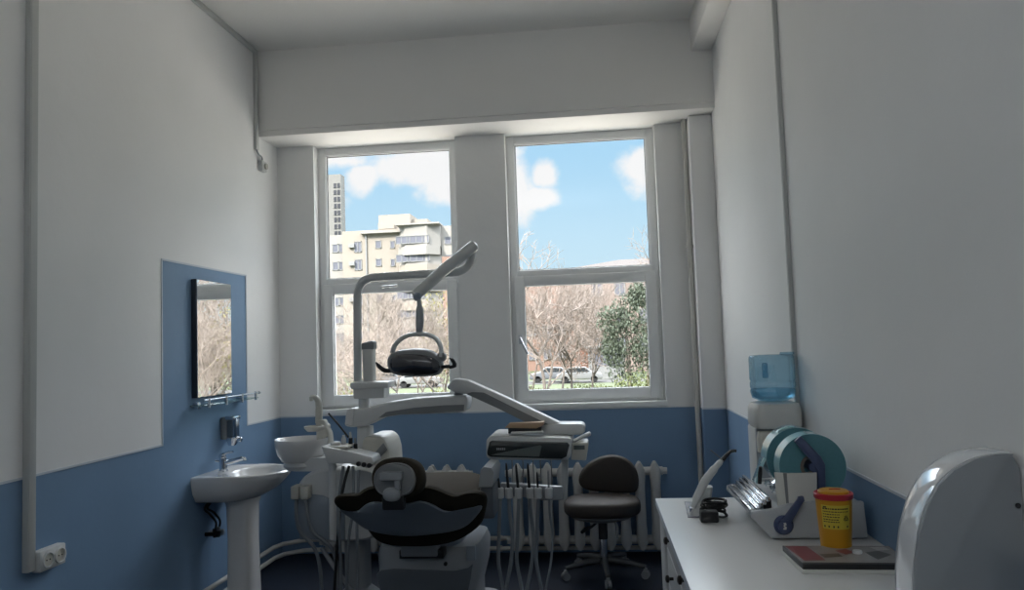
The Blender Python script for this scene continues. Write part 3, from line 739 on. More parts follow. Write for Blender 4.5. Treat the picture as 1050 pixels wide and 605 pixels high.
b.loft([dring(bz - .165, .40, .66), dring(bz - .152, .56, .80), dring(bz - .10, .80, .93), dring(bz - .04, .95, .985), dring(bz - .008, 1.0, 1.0), dring(bz, .985, .99), dring(bz + .002, .96, .97),
        oring(bz - .002, XL + .295, .175, .225), oring(bz - .02, XL + .295, .165, .212), oring(bz - .07, XL + .29, .14, .18), oring(bz - .115, XL + .28, .07, .09), oring(bz - .12, XL + .28, .012, .012)])
b.build('basin', CERAM, t, ang=60)
b = MB(); b.loft([rrect(XL + .215, by - .03, .105, .10, 0, .6), rrect(XL + .215, by - .03, .090, .088, .05, .6), rrect(XL + .212, by - .03, .083, .084, .40, .6), rrect(XL + .21, by - .03, .088, .09, .60, .6), rrect(XL + .21, by - .03, .12, .13, bz - .10, .6)]); b.build('pedestal', CERAM, t)
b = MB(); b.cyl((XL + .385, by - .03, bz - .045), (XL + .395, by - .03, bz - .045), .008, n=12); b.cyl((XL + .28, by, bz - .119), (XL + .28, by, bz - .112), .022, n=20); b.build('drain', CHROME, t)
fx, fy = XL + .085, by - .03
b = MB(); b.cyl((fx, fy, bz), (fx, fy, bz + .008), .030, n=20); b.cyl((fx, fy, bz + .006), (fx - .004, fy, bz + .085), .024, .022, n=20); fa = b.build('faucet', CHROME, t)
b = MB(); b.tube([(fx + .005, fy, bz + .05), (fx + .06, fy, bz + .062), (fx + .125, fy, bz + .078), (fx + .14, fy, bz + .076), (fx + .142, fy, bz + .064)], [.016, .015, .013, .013, .012], 12); b.build('spout', CHROME, fa)
b = MB(); b.lathe([(.022, .083), (.024, .09), (.022, .105), (.012, .113), (.0, .114)], (fx - .004, fy, bz)); b.tube([(fx - .01, fy, bz + .104), (fx + .03, fy, bz + .118), (fx + .065, fy, bz + .122)], [.009, .007, .006], 10); b.tube([(fx - .01, fy, bz + .06), (fx - .045, fy - .02, bz + .07)], .006, 8); b.build('lever', CHROME, fa)
for k, (a_, c_) in enumerate(((-.10, .50), (-.03, .52))):
    b = MB(); b.tube([(XL + .10, by - .05 + k * .05, bz - .13), (XL + .07, by + a_ - .02, .66), (XL + .03, by - .16 + k * .03, .60), (XL + .05, by - .14 + k * .05, .56), (XL + .07, by - .10 + k * .05, .50), (XL + .06, by - .10 + k * .05, .445)], .007, 8, sm=5); b.build('supply_hose', RUBBER, t)
    b = MB(); b.cyl((XL, by - .10 + k * .05, .43), (XL + .075, by - .10 + k * .05, .43), .013, n=12); b.cyl((XL + .06, by - .10 + k * .05, .41), (XL + .06, by - .10 + k * .05, .465), .011, n=12); b.lathe([(.0, 0), (.02, .0), (.02, .015), (.0, .016)], M=Matrix.Translation((XL + .075, by - .10 + k * .05, .43)) @ Matrix.Rotation(R(90), 4, 'Y'), n=14); b.build('shut_off_valve', STEEL if k else BRASS, t)

# ------------------------------------------------------------------ dental chair
SHELLD = mat('slate_plastic', (.10, .115, .135), .4, var=.03, scale=8)
DIN = Vector((-.12, .96, -.07)).normalized()
def by_(py): return 3.50 + (py - 500) / 60 * .36
def bp(px, py): return at(px, py, by_(py))
t = thing('dental_chair', (-.93, 4.2, 0), 'dark reclined dental chair with a grey shell, seen from behind its headrest', 'dental chair')
cush = soft([bp(*p) for p in ((341, 514), (346, 508), (356, 507), (366, 507), (372, 502), (382, 499), (405, 499), (428, 498.5), (443, 499), (456, 504), (468, 508), (482, 504.5), (495, 504.5), (499.5, 511), (498.5, 521), (493, 538), (473, 553), (450, 559.5), (425, 561), (399, 559.5), (385, 554), (375, 542), (360, 529), (346, 521))], 110, 1)
b = MB(); pillow(b, cush, DIN, [(.84, -.020), (.95, -.014), (.985, .004), (1, .03), (.995, .06), (.97, .09), (.92, .105), (.8, .112)]); b.build('backrest', UPHOL, t, ang=70)
shell = soft([bp(*p) for p in ((347, 521), (357, 524), (368, 523), (375, 517), (384, 513.5), (400, 515), (420, 515), (432, 512.5), (446, 517), (456, 523), (470, 523), (484, 520), (495, 517), (490, 527), (474, 541), (444, 547), (410, 548.5), (379, 543), (362, 532))], 90, 1)
b = MB(); pillow(b, shell, -DIN, [(1.0, .005), (1.0, .022), (.985, .034), (.93, .044), (.70, .052), (.3, .054)]); b.build('back_shell', SHELLG, t, ang=45)
# headrest
HY = 3.40
def hp(px, py, dy=0): return at(px, py, HY + dy)
HN = Vector((.14, .96, -.10)).normalized()
hc = soft([hp(*p) for p in ((380, 490), (383, 479), (392, 471.5), (406, 469), (420, 471.5), (429, 479), (432, 491), (430, 502), (423, 509), (406, 512), (390, 509), (383, 502))], 60)
b = MB(); pillow(b, hc, HN, [(.80, -.012), (.93, -.008), (1, .012), (1.0, .045), (.97, .075), (.80, .085)]); hd = b.build('headrest', UPHOL, t, ang=70)
hs = soft([hp(*p) for p in ((385, 491), (388, 482), (396, 476), (407, 474), (418, 476), (425, 482), (427.5, 492), (425, 502), (419, 507), (406, 509), (393, 507), (387, 501))], 60)
b = MB(); pillow(b, hs, -HN, [(1.0, .006), (1.0, .020), (.95, .026), (.90, .022), (.3, .026)]); b.build('headrest_shell', LAMPGREY, hd, ang=30)
b = MB(); p0 = hp(391, 492, -.032); p1 = hp(412, 484, -.05); b.box((p0.x, HY - .055, p0.z), (p1.x, HY - .022, p1.z), .004)
p0 = hp(405, 502, -.04); p1 = hp(409.5, 490, -.05); b.box((p0.x, HY - .046, p0.z), (p1.x, HY - .018, p1.z), .003); b.build('bracket', PLASTG, hd)
b = MB(); c = hp(402, 507, -.035); b.sq((c.x, c.y, c.z), (.040, .022, .030), .8, .8); b.build('knob', PLASTG, hd)
b = MB(); c = hp(404, 512); b.box((c.x - .05, HY - .02, c.z - .045), (c.x + .05, HY + .02, c.z + .02), .008); b.build('headrest_slide', BLACK, t)
# seat and leg rest
b = MB(); rr = []
for y, hx, hz, z in ((4.02, .18, .05, .56), (4.08, .22, .068, .575), (4.30, .245, .075, .62), (4.6, .255, .075, .665), (4.85, .255, .07, .680), (5.12, .235, .06, .640), (5.25, .21, .05, .60), (5.30, .16, .03, .59)):
    cx = -.965 + (y - 4.5) * -.05
    rr.append([Vector((cx + hx * math.copysign(abs(math.cos(a)) ** .5, math.cos(a)), y, z + hz * math.copysign(abs(math.sin(a)) ** .6, math.sin(a)))) for a in (2 * math.pi * j / 36 for j in range(36))])
b.loft(rr); b.build('seat', UPHOL, t, ang=70)
b = MB(); b.loft([rrect(-.95, 4.45, .20, .36, .46, .4), rrect(-.96, 4.5, .22, .48, .54, .4), rrect(-.965, 4.5, .23, .50, .60, .4)]); b.build('seat_shell', SHELLG, t)
# armrest on the window side
b = MB(); a0, a1 = at(492, 498, 4.1), at(507, 477.5, 4.1)
b.loft([[Vector((x, y, z)) for x, z in ((a0.x, a0.z), (a0.x + .012, a1.z - .015), (a0.x + .03, a1.z), (a1.x - .012, a1.z - .006), (a1.x, a1.z - .03), (a1.x - .012, a0.z))] for y in (4.06, 4.075, 4.34, 4.36)]); b.build('armrest', PLASTG, t)
b = MB(); c0, c1 = at(494, 531, 4.12), at(507, 498, 4.12); b.box((c0.x, 4.09, c0.z), (c1.x - .004, 4.30, c1.z), .01); b.box((c0.x - .12, 4.12, c0.z), (c0.x + .02, 4.24, c0.z + .05), .01); b.build('armrest_bracket', SHELLD, t)
# base
BX, BYc = -.925, 4.32
b = MB(); b.loft([rrect(BX + .01, BYc, .235, .26, .06, .35), rrect(BX, BYc, .245, .26, .22, .35), rrect(BX, BYc, .278, .27, .34, .35), rrect(BX, BYc, .285, .27, .44, .35), rrect(BX, BYc, .27, .25, .485, .35)]); base = b.build('base_cover', PLASTG, t)
b = MB(); y = BYc - .272
fp = [at(*p, y) for p in ((386, 589), (391, 584), (404, 582.5), (440, 584), (466, 585), (480, 582), (485, 578), (483, 592), (479, 612), (392, 612))]
b.prism(fp, (0, -.012, 0), bev=.004); b.build('front_panel', SHELLD, base)
b = MB(); c = at(457, 578, y); b.cyl((c.x, y - .008, c.z), (c.x, y + .02, c.z), .010, n=16); b.build('key_socket', BLACK, base)
b = MB(); p0, p1 = at(478.5, 575, y), at(487, 560, y); b.box((p0.x, y - .004, p0.z), (p1.x, y + .03, p1.z), .004); b.build('side_vent', SHELLG, base)
b = MB(); p0, p1 = at(411, 571, 3.98), at(448, 550, 3.98); b.box((p0.x, 3.975, p0.z), (p1.x, 4.1, p1.z), .008); b.build('tilt_bracket', PLASTG, t)
b = MB(); b.box((p0.x - .01, 3.985, p0.z - .012), (p1.x + .03, 4.08, p0.z + .03), .003); b.build('slot', BLACK, t)
b = MB(); b.loft([rrect(BX + .02, 4.38, .33, .42, 0, .4), rrect(BX + .02, 4.38, .33, .42, .02, .4), rrect(BX + .02, 4.38, .30, .38, .07, .4)]); b.build('foot_plate', PLASTW, t)

# ------------------------------------------------------------------ dental unit with spittoon
UY = 4.45
def up(px, py, dy=0): return at(px, py, UY + dy)
t = thing('dental_unit', (-1.45, UY + .15, 0), 'white dental unit with spittoon bowl and instrument tray, left of the dental chair', 'dental unit')
# body: seen from the viewer, rounded outline with depth
bd_ = soft([up(*p) for p in ((303, 503), (308, 492), (318, 484), (335, 480), (362, 480), (384, 482), (392, 500), (392, 530), (384, 552), (352, 556), (318, 555), (306, 550), (302, 530))], 70)
b = MB(); pillow(b, bd_, (0, 1, 0), [(.93, 0), (1, .025), (1, .32), (.9, .36)]); b.build('cabinet', PLASTW, t, ang=50)
b = MB(); pl_ = [up(*p, -.002) for p in ((305, 508), (318, 506), (332, 508), (345, 514), (354, 524), (354, 553), (308, 553))]; b.prism(pl_, (0, -.012, 0), bev=.005); b.build('door_panel', SHELLG, t)
sp = [up(*p, .12) for p in ((369, 466), (372, 449.5), (377, 447.5), (390, 447.5), (395.5, 453), (398.5, 463), (399.5, 480), (399, 500), (394, 535), (352, 540), (350, 505), (357, 478))]
b = MB(); b.prism(sp, (0, .33, 0), bev=.016); sc_ = b.build('side_cover', CREAM, t, ang=50)
b = MB(); y = -.0
b.prism([up(*p, .118) for p in ((393.5, 454.0), (397.5, 461), (359, 503), (355.5, 496))], (0, -.006, 0), bev=.002); b.build('stripe', LAMPGREY, sc_)
b = MB(); b.loft([[p + Vector((0, d, 0)) for p in [up(a, c_) for a, c_ in ((300, 484), (346, 484), (342, 470), (298, 470))]] for d in (.02, .30)]); b.build('bowl_support', PLASTW, t)
# spittoon bowl
bc = up(309, 455, .12); rx = (up(335, 455, .12).x - up(283, 455, .12).x) / 2
b = MB(); z1 = up(309, 449.5, .12).z; hb = z1 - up(309, 474, .12).z
b.lathe([(rx * .50, z1 - hb), (rx * .72, z1 - hb * .93), (rx * .90, z1 - hb * .62), (rx * .985, z1 - hb * .25), (rx, z1 - .008), (rx * .985, z1), (rx * .95, z1 - .004), (rx * .88, z1 - hb * .35), (rx * .6, z1 - hb * .75), (rx * .1, z1 - hb * .8), (0.003, z1 - hb * .8)], (bc.x, bc.y, 0), n=48); b.build('spittoon_bowl', CERAM, t, ang=60)
b = MB(); z2 = z1 - hb; b.lathe([(.0, z2 - .038), (rx * .62, z2 - .038), (rx * .74, z2 - .012), (rx * .70, z2 + .006), (.0, z2 + .006)], (bc.x + .01, bc.y, 0), n=36); b.build('bowl_collar', PLASTW, t)
# cup filler column and ring
b = MB(); b.loft([rrect(up(331, 470, .2).x, UY + .26, .050, .05, up(331, 470, .2).z, .5), rrect(up(330, 445, .2).x, UY + .25, .044, .045, up(330, 445, .2).z, .5), rrect(up(327, 430, .2).x, UY + .24, .028, .032, up(327, 431, .2).z, .5)]); b.build('filler_column', CREAM, t)
b = MB(); b.tube([up(327, 434, .24), up(327, 418, .24), up(326, 411, .24), up(323, 407.5, .22), up(319.5, 407.5, .2), up(319, 411, .2)], [.022, .020, .018, .015, .013, .010], 14, sm=5); b.build('cup_filler', CREAM, t)
b = MB(); c = up(322, 437, .17); b.lathe([(.0, -.03), (.040, -.03), (.058, -.012), (.060, .0), (.054, .002), (.048, -.010), (.0, -.012)], (c.x, c.y, c.z), n=30); b.tube([c + Vector((.03, .03, -.012)), c + Vector((.06, .09, -.01))], .018, 10); b.build('cup_ring', CREAM, t)
# post, tray shelf and arm knuckle
px_ = up(371, 430, .2).x; py_ = UY + .27
zA, zB = at(371, 452, py_).z, at(371, 392, py_).z
b = MB(); b.loft([rrect(px_, py_, .050, .05, zA - .06, .6), rrect(px_, py_, .046, .046, at(371, 437, py_).z, .6)]); b.build('post_collar', PLASTW, t)
b = MB(); b.cyl((px_ - .006, py_, at(371, 440, py_).z), (px_ - .006, py_, zB + .01), .034, n=24); b.build('post', PLASTW, t)
b = MB(); q0, q1 = at(361, 409, py_ - .06), at(399, 390, py_ - .06)
b.box((q0.x + .01, py_ - .07, q0.z), (q1.x - .03, py_ + .06, q1.z - .03), .008); b.box((q0.x - .004, py_ - .085, q1.z - .045), (q1.x, py_ + .075, q1.z - .006), .01); b.build('cup_shelf', PLASTW, t)
# small black suction tips standing at the post and cable
b = MB(); b.tube([up(337, 424, .1), up(346, 434, .05), up(357, 448, -.05)], .006, 8, sm=4); b.build('cable', RUBBER, t)
# assistant tray
TYY = 4.22
tp = lambda px, py, dy=0: at(px, py, TYY + dy)
b = MB(); z = tp(350, 463).z
b.prism([tp(329, 457.5), tp(357, 462.5), tp(381, 468.5), tp(383.5, 474), tp(378, 480.5), tp(360, 475.5), tp(335, 475.5)], (0, .16, 0), bev=.008); tr = b.build('tray_bracket', PLASTW, t)
b = MB(); p = tp(340, 458, .0); b.box((p.x - .045, TYY + .02, p.z + .004 - .02), (p.x + .085, TYY + .17, p.z - .002), .006); b.build('tray', CREAM, tr)
b = MB(); b.cyl(tp(341, 474, .08), tp(341.5, 553, .08), .022, .020, n=18); b.build('tray_stem', PLASTW, t)
for k, px in enumerate((368, 373.5, 379)):
    b = MB(); c = tp(px, 475.5 + k * .8); b.cyl((c.x, TYY - .012, c.z), (c.x, TYY + .02, c.z), .013, n=18); b.build('suction_holder', BLACK, tr)
# drain connectors and hoses at the left of the cabinet
for k, px in enumerate((303, 312.5)):
    b = MB(); p0, p1 = up(px - 4, 512, -.05), up(px + 4.5, 498, -.05); b.box((p0.x, UY - .07, p0.z), (p1.x, UY + .02, p1.z), .01); b.build('hose_coupling', CREAM, t)
    b = MB(); b.tube([up(px + 1, 511, -.04), up(px + 1 + k * 2, 528, -.05), up(px + 5 + k * 3, 545, -.04), up(px + 20 + k * 8, 563, -.02), up(px + 26 + k * 8, 590, 0), up(px + 27 + k * 8, 630, 0)], .011, 8, sm=5); b.build('drain_hose', HOSEG, t)
for k, (pa, pb, pc, pd) in enumerate((((358, 478), (352, 500), (348, 530), (341, 632)), ((362, 478), (362, 520), (357, 560), (355, 632)), ((368, 482), (366, 540), (367, 575), (366, 632)), ((352, 478), (347, 520), (349, 565), (351, 632)))):
    b = MB(); b.tube([tp(*pa, .05), tp(*pb, .0), tp(*pc, .02), tp(*pd, .05)], .0085, 8, sm=6); b.build('suction_hose', RUBBER if k == 0 else HOSEG, t)
b = MB(); b.tube([up(330, 562, .1), up(345, 585, .05), up(362, 606, .0), up(372, 620, 0)], .014, 8); b.build('brace', PLASTG, t)
b = MB(); b.loft([rrect(-1.47, UY + .17, .16, .14, 0, .5), rrect(-1.47, UY + .17, .15, .13, .05, .5), rrect(-1.47, UY + .17, .07, .07, .12, .5), rrect(-1.47, UY + .17, .07, .07, .52, .5)]); b.build('floor_stand', PLASTG, t)
# suction tips in the tray: things of their own
for k, (px, y0, y1, lab) in enumerate(((359.5, 443, 465, 'tall black suction tip standing in the assistant tray, left one'), (364.5, 449, 466, 'shorter dark suction tip standing in the assistant tray beside the tall one'))):
    s = thing('suction_tip', tp(px, y1, .12), lab, 'suction tip', 'suction tips in the tray')
    b = MB(); b.cyl(tp(px, y1 + 3, .12), tp(px, y0 + 6, .12), .014, .011, n=14); b.build('grip', BLACK, s)
    b = MB(); b.cyl(tp(px, y0 + 6, .12), tp(px - .5, y0, .12), .008, .006, n=12); b.build('nozzle', HOSEG if k else CREAM, s)
s = thing('small_dish', tp(347, 461, .1), 'small white dish standing on the assistant tray', 'dish')
c = tp(344, 459.5, .09); b = MB(); b.lathe([(.0, 0), (.026, 0), (.03, .012), (.027, .018), (.0, .022)], (c.x, c.y, tp(340, 458).z - .002), n=24); b.build('bowl', CERAM, s)
c = tp(352.5, 455, .13); b = MB(); b.lathe([(.0, 0), (.014, 0), (.014, .03), (.008, .04), (.008, .05), (.0, .05)], (c.x, c.y, tp(340, 458).z - .002), n=18)
s = tag(b.build('small_bottle', PLASTW), 'small white bottle at the back of the assistant tray', 'bottle')
# cup dispenser on the shelf
c = at(378, 390, py_); zt = at(378, 351, py_).z; zs = at(380, 390, py_ - .06).z - .006
s = thing('upright_box', (c.x, py_, zs), 'white upright box with grey sloping lid on the shelf of the lamp post', 'box')
b = MB(); cxx = at(379, 390, py_ - .03).x; b.loft([rrect(cxx, py_ - .03, .034, .036, zs, .35), rrect(cxx, py_ - .03, .036, .038, at(378, 358, py_).z, .35)]); b.build('body', COOLW, s)
b = MB(); zl = at(378, 358.5, py_).z; b.prism([(cxx - .037, py_ - .069, zl), (cxx + .041, py_ - .069, zl), (cxx + .041, py_ - .069, zt), (cxx + .03, py_ - .069, zt + .010), (cxx - .037, py_ - .069, zt - .006)], (0, .078, 0), bev=.006); b.build('lid', LAMPGREY, s)

# ------------------------------------------------------------------ operating lamp
LY = 4.62
lp = lambda px, py, dy=0: at(px, py, LY + dy)
t = thing('operating_lamp', (px_, py_, zB), 'grey dental operating lamp hanging from a bent pole in front of the left window', 'lamp')
dy = py_ - LY
b = MB(); b.tube([Vector((lp(367, 392, dy).x, py_, q1.z - .004)), lp(366.5, 310, dy), lp(367.5, 298, dy), lp(371, 290, dy), lp(378, 285.5, dy * .9), lp(388, 284, dy * .8), lp(420, 282, dy * .4), lp(462, 279.5, 0), lp(473, 277.5, 0), lp(480, 272.5, 0), lp(483.5, 265, 0), lp(484, 258, 0)], .0255, 16, sm=4); b.build('pole', LAMPW, t)
b = MB(); b.tube([lp(487, 251, .0), lp(486, 252, -.005), lp(455, 277, -.12), lp(427, 302, -.25), lp(425.5, 303.5, -.255)], [.024, .036, .036, .032, .022], 16); sa = b.build('spring_arm', LAMPW, t)
b = MB(); b.cyl(lp(484.3, 262, 0), lp(484.6, 254, 0), .013, n=14); b.build('joint', BLACK, t)
b = MB(); c = lp(428, 304, -.26); b.sq(tuple(c), (.026, .028, .028), 1, 1, 20, 12); b.build('knuckle', SHELLG, t)
LH = LY - .27
lh = lambda px, py, dy=0: at(px, py, LH + dy)
b = MB(); b.tube([lh(429.5, 307), lh(430, 313), lh(430.5, 317), lh(430.5, 330), lh(429.8, 345)], [.012, .014, .022, .024, .017], 14); b.build('drop_joint', PLASTG, t)
b = MB(); b.tube([lh(402.5, 362), lh(404, 356), lh(409, 349.5), lh(417, 344.5), lh(427, 342.5), lh(437, 343), lh(446, 346.5), lh(450.5, 352), lh(452.5, 360), lh(452.5, 366)], .028, 12, sm=4, flat=.45, up=(0, 1, 0)); b.build('yoke', LAMPW, t)
b = MB(); c = lh(453, 366); b.cyl((c.x, LH - .02, c.z), (c.x, LH + .02, c.z), .026, n=20, bev=.006); b.build('pivot', LAMPGREY, t)
hc0 = lh(425, 371.5)
hd_ = soft([lh(*p) for p in ((398, 371), (399, 365), (404, 361), (414, 358.5), (428, 357.5), (440, 359), (449, 364), (454, 371), (454.5, 379), (450, 384), (437, 385.5), (418, 385.5), (404, 383), (399, 378))], 60, 2)
b = MB(); pillow(b, hd_, (0, 1, .1), [(.90, -.045), (1, -.02), (1, .02), (.92, .07), (.7, .11), (.3, .125)]); b.build('lamp_head', LAMPGREY, t, ang=70)
fr = soft([lh(*p, -.046) for p in ((399.5, 371), (402, 366), (410, 363.5), (428, 363.5), (442, 366), (450, 371.5), (451, 379), (447, 383), (434, 384.5), (417, 384.5), (405, 382.5), (400.5, 377))], 60, 2)
b = MB(); pillow(b, fr, (0, -1, 0), [(1, -.03), (1, .002), (.96, .012), (.7, .024), (.3, .03)]); b.build('lens', LAMPDARK, t, ang=70)
b = MB(); b.tube([lh(402, 380, -.02), lh(395, 380, -.04), lh(389, 376, -.06), lh(385.5, 371.5, -.07)], [.012, .014, .012, .006], 10, sm=3); b.build('handle', BLACK, t)
b = MB(); b.tube([lh(452, 376.5, -.02), lh(461, 375.5, -.04)], .010, 10); b.tube([lh(461, 376.5, -.04), lh(466, 375, -.05), lh(464.5, 370, -.06), lh(461, 367, -.06)], [.010, .013, .011, .005], 10, sm=3); b.build('handle', BLACK, t)

# ------------------------------------------------------------------ delivery unit on its arm
DY = 4.40
dp = lambda px, py, dy=0: at(px, py, DY + dy)
t = thing('delivery_unit', (-.45, DY, .5), 'white dental instrument console hanging from a jointed arm, in front of the radiator', 'dental console')
oy = py_ - DY
# lower arm from the post
arm_t = [(352.5, 437), (354.5, 421), (359, 418.5), (372, 419.5), (395, 413), (425, 408.5), (455, 406.5), (478, 405.5), (480, 411), (478.5, 421), (470, 423.5), (440, 424.5), (410, 425.5), (394, 428), (383, 433), (376, 437), (360, 438.5)]
b = MB(); ot = [at(px, py, py_ - .09) for px, py in arm_t]; b.prism(ot, (0, .17, 0), bev=.018); la = b.build('lower_arm', PLASTW, t, ang=45)
b = MB(); b.prism([at(px, py, py_ - .094) for px, py in ((388, 428.5), (396, 422.5), (425, 418), (456, 415.5), (476, 415), (475.5, 421), (440, 424), (410, 425.2))], (0, .01, 0)); b.build('recess', LAMPGREY, la)
b = MB(); b.prism([at(px, py, py_ - .10) for px, py in ((353, 435.5), (355.5, 420.5), (361.5, 418.5), (362.5, 421), (361.5, 437))], (0, .19, 0), bev=.008); b.build('end_cap', CERAM, la)
b = MB(); b.cyl(at(470, 408, py_), at(470.5, 399, py_), .030, .027, n=20); b.build('elbow', LAMPGREY, t)
# spring arm to the console
o0 = py_ - .05
sp_t = [(457.5, 398), (463, 390), (467, 388), (480, 390), (520, 408), (560, 427), (588, 440.5), (590, 446), (575, 447), (558, 442), (538, 432), (510, 418), (487, 404), (476, 404), (466, 402.5)]
b = MB(); b.prism([at(px, py, o0 - .05 + (DY + .17 - o0) * (px - 457) / 133) for px, py in sp_t], (0, .10, 0), bev=.012); ua = b.build('spring_arm', PLASTW, t, ang=45)
b = MB(); b.prism([at(px, py, o0 - .056 + (DY + .17 - o0) * (px - 457) / 133) for px, py in ((478, 404), (484, 402), (496, 402.5), (525, 417), (560, 434), (574, 443), (558, 443), (538, 432.5), (510, 418.5))], (0, .012, 0)); b.build('recess', LAMPGREY, ua)
# console head
b = MB(); f = [(499, 449.5), (503, 444), (602, 449), (603.5, 454), (602, 470), (600, 473), (503, 472), (498.5, 467)]
b.prism([dp(px, py, .0) for px, py in ((498.5, 452), (501, 448), (505, 446.5), (584, 449), (587, 452), (585.5, 468), (582, 472), (502, 471.5), (498.5, 468))], (0, .34, 0), bev=.010); hd2 = b.build('console', PLASTW, t, ang=45)
b = MB(); b.prism([dp(px, py, -.002) for px, py in ((499.5, 463), (502, 453), (504.5, 451.5), (582, 453.5), (584, 456), (581, 468), (576, 470.5), (503, 468.3), (499.8, 466.5))], (0, -.010, 0), bev=.004); sc2 = b.build('front_glass', DARKGLASS, hd2)
b = MB(); b.prism([dp(px, py, -.0125) for px, py in ((503, 466.5), (530, 461), (554, 456.5), (555.5, 457.5), (553, 468.2), (515, 467.2))], (0, -.0008, 0)); b.build('panel_print', GREYGREEN, sc2, smooth=False)
b = MB()
for k in range(5): b.box(dp(509.2 + k * 1.9, 461.5, -.0125) + Vector((0, -.001, 0)), dp(510.4 + k * 1.9, 459.3, -.0125) + Vector((0, .0, 0)))
b.build('lettering', PLASTG, sc2, smooth=False)
b = MB(); b.prism([dp(px, py, .01) for px, py in ((585.5, 471.5), (587, 454), (602.5, 454), (603.5, 456), (601, 472.5))], (0, .20, 0), bev=.006); sd = b.build('control_box', CREAM, t)
b = MB(); p0, p1 = dp(588.5, 461, .008), dp(599.5, 456.5, .008); b.box((p0.x, DY + .004, p0.z), (p1.x, DY + .014, p1.z)); b.build('display', GREYGREEN, sd)
b = MB(); b.tube([dp(588, 452.5, .02), dp(597, 448, .04), dp(603, 445.5, .06), dp(604, 444.5, .1)], [.010, .011, .013, .011], 12, sm=3); b.build('handle', PLASTW, t)
b = MB(); zc = dp(545, 447.5, .17).z; c = dp(583, 442, .16)
b.prism([dp(px, py, .12) for px, py in ((555, 446.0), (554, 440.5), (557, 436), (573, 434.5), (597, 434.5), (600, 437), (600, 443), (596, 446.0))], (0, .16, 0), bev=.01); b.build('arm_mount', PLASTW, t)
# stem and holder bar
b = MB(); b.prism([dp(px, py, .14) for px, py in ((575.5, 471), (583, 471), (581.5, 512), (576, 512))], (0, .05, 0), bev=.006); b.build('stem', LAMPW, t)
b = MB(); b.prism([dp(px, py, .11) for px, py in ((513, 495.5), (577, 499.5), (578, 513), (553, 513.5), (550, 510.5), (514, 508.5))], (0, .05, 0), bev=.006); hb_ = b.build('holder_bar', PLASTG, t)
HPX = ((511.0, 490, 513.0), (519.0, 474.5, 522.0), (529.0, 475.5, 532.0), (541.0, 475, 543.5), (550.6, 484, 552.0), (562.0, 482, 563.0))
for k, (xt, yt, xb) in enumerate(HPX):
    b = MB(); b.lathe([(.019, -.01), (.022, -.004), (.022, .045), (.017, .05), (.010, .05), (.010, -.01)], tuple(dp(xb, 509, .085)), n=18); b.build('cradle', PLASTW, hb_)
for k, px in enumerate((525, 536, 546.5, 554, 565)):
    b = MB(); b.tube([dp(px, 471.5, .16), dp(px + .8, 488, .165), dp(px + 1, 503, .15)], .0035, 6); b.build('whip_arm', LAMPGREY, t)
names = ('leftmost black handpiece, low in the console rack', 'second black handpiece from the left in the console rack', 'third black handpiece from the left in the console rack', 'fourth black handpiece from the left in the console rack', 'short dark handpiece right of the four tall ones in the rack', 'rightmost handpiece in the rack, a thin grey syringe')
for k, (xt, yt, xb) in enumerate(HPX):
    base = dp(xb, 509.5, .085)
    h = thing('handpiece', base, names[k], 'handpiece', 'handpieces in the console rack')
    top = dp(xt, yt, .085); r0 = .0085 if k < 4 else .006
    b = MB(); d = top - base; b.tube([base + Vector((0, 0, -.012)), base + d * .3, base + d * .7, base + d * .93, top], [r0, r0 * 1.05, r0 * .85, r0 * .7, r0 * .3], 12); b.build('grip', BLACK if k < 5 else HOSEG, h)
    b = MB(); s = (-1) ** (k + 1) * .8; hy = .035 + .028 * k
    b.tube([base + Vector((0, 0, -.01)), dp(xb + .8 * s, 526, .5 * (.085 + hy)), dp(xb + 3 * s + 1, 550, hy), dp(xb + 2.5 * s, 576, hy), dp(xb - 3 * s, 600, hy), dp(xb - 6 * s, 614, hy), dp(xb - 6 * s + 2, 619, hy + .05)], .0105 if k < 5 else .007, 10, sm=6); b.build('hose', HOSEG, h)
# lying on the console
zc = dp(545, 447.8, .02).z
s = thing('kraft_envelope', (dp(530, 440, .1).x, DY + .16, zc + .03), 'brown paper package lying on top of the dental console', 'package')
ze = dp(505, 446.5).z + .001; xa, xb_ = dp(521, 440, .06).x, dp(555, 440, .06).x
b = MB(); b.box((xa, DY + .06, ze), (xb_, DY + .115, dp(540, 438.5, .06).z), .003); b.build('contents', BLACK, s)
b = MB(); b.prism([dp(px, py, .05) for px, py in ((517.5, 438.8), (522, 434.2), (558, 432.8), (557, 436), (550, 439.4))], (0, .068, 0), bev=.002); b.build('wrapper', TAN, s)
b = MB(); b.box((dp(523.5, 449, .0).x, DY + .008, ze), (dp(557, 449, .0).x, DY + .046, dp(540, 442.6, .012).z), .006)
s = tag(b.build('remote_control', PLASTW), 'flat white remote lying before the brown package on the console', 'remote')

# ------------------------------------------------------------------ stool
SX, SYc = .0, 5.22
t = thing('rolling_stool', (SX, SYc, 0), 'dark brown upholstered rolling stool in front of the white radiator', 'stool')
b = MB(); b.sq((at(617.5, 521, SYc).x, SYc, .452), (.252, .215, .062), .75, .55, 40, 16); b.build('seat', UPHOL2, t, ang=70)
b = MB(); b.loft([rrect(at(617, 530, SYc).x, SYc, .10, .10, .36, .8), rrect(at(617, 530, SYc).x, SYc, .19, .17, .385, .75), rrect(at(617, 530, SYc).x, SYc, .215, .19, .402, .75), rrect(at(617, 530, SYc).x, SYc, .21, .185, .412, .75)]); b.build('seat_pan', LAMPGREY, t)
brp = soft([at(570 + x / 4.17, 460 + y / 4.17, 5.40) for x, y in ((97, 130), (108, 98), (140, 62), (185, 38), (235, 27), (285, 36), (325, 62), (348, 100), (354, 140), (350, 172), (338, 186), (300, 189), (230, 185), (160, 180), (120, 170), (101, 152))], 70, 2)
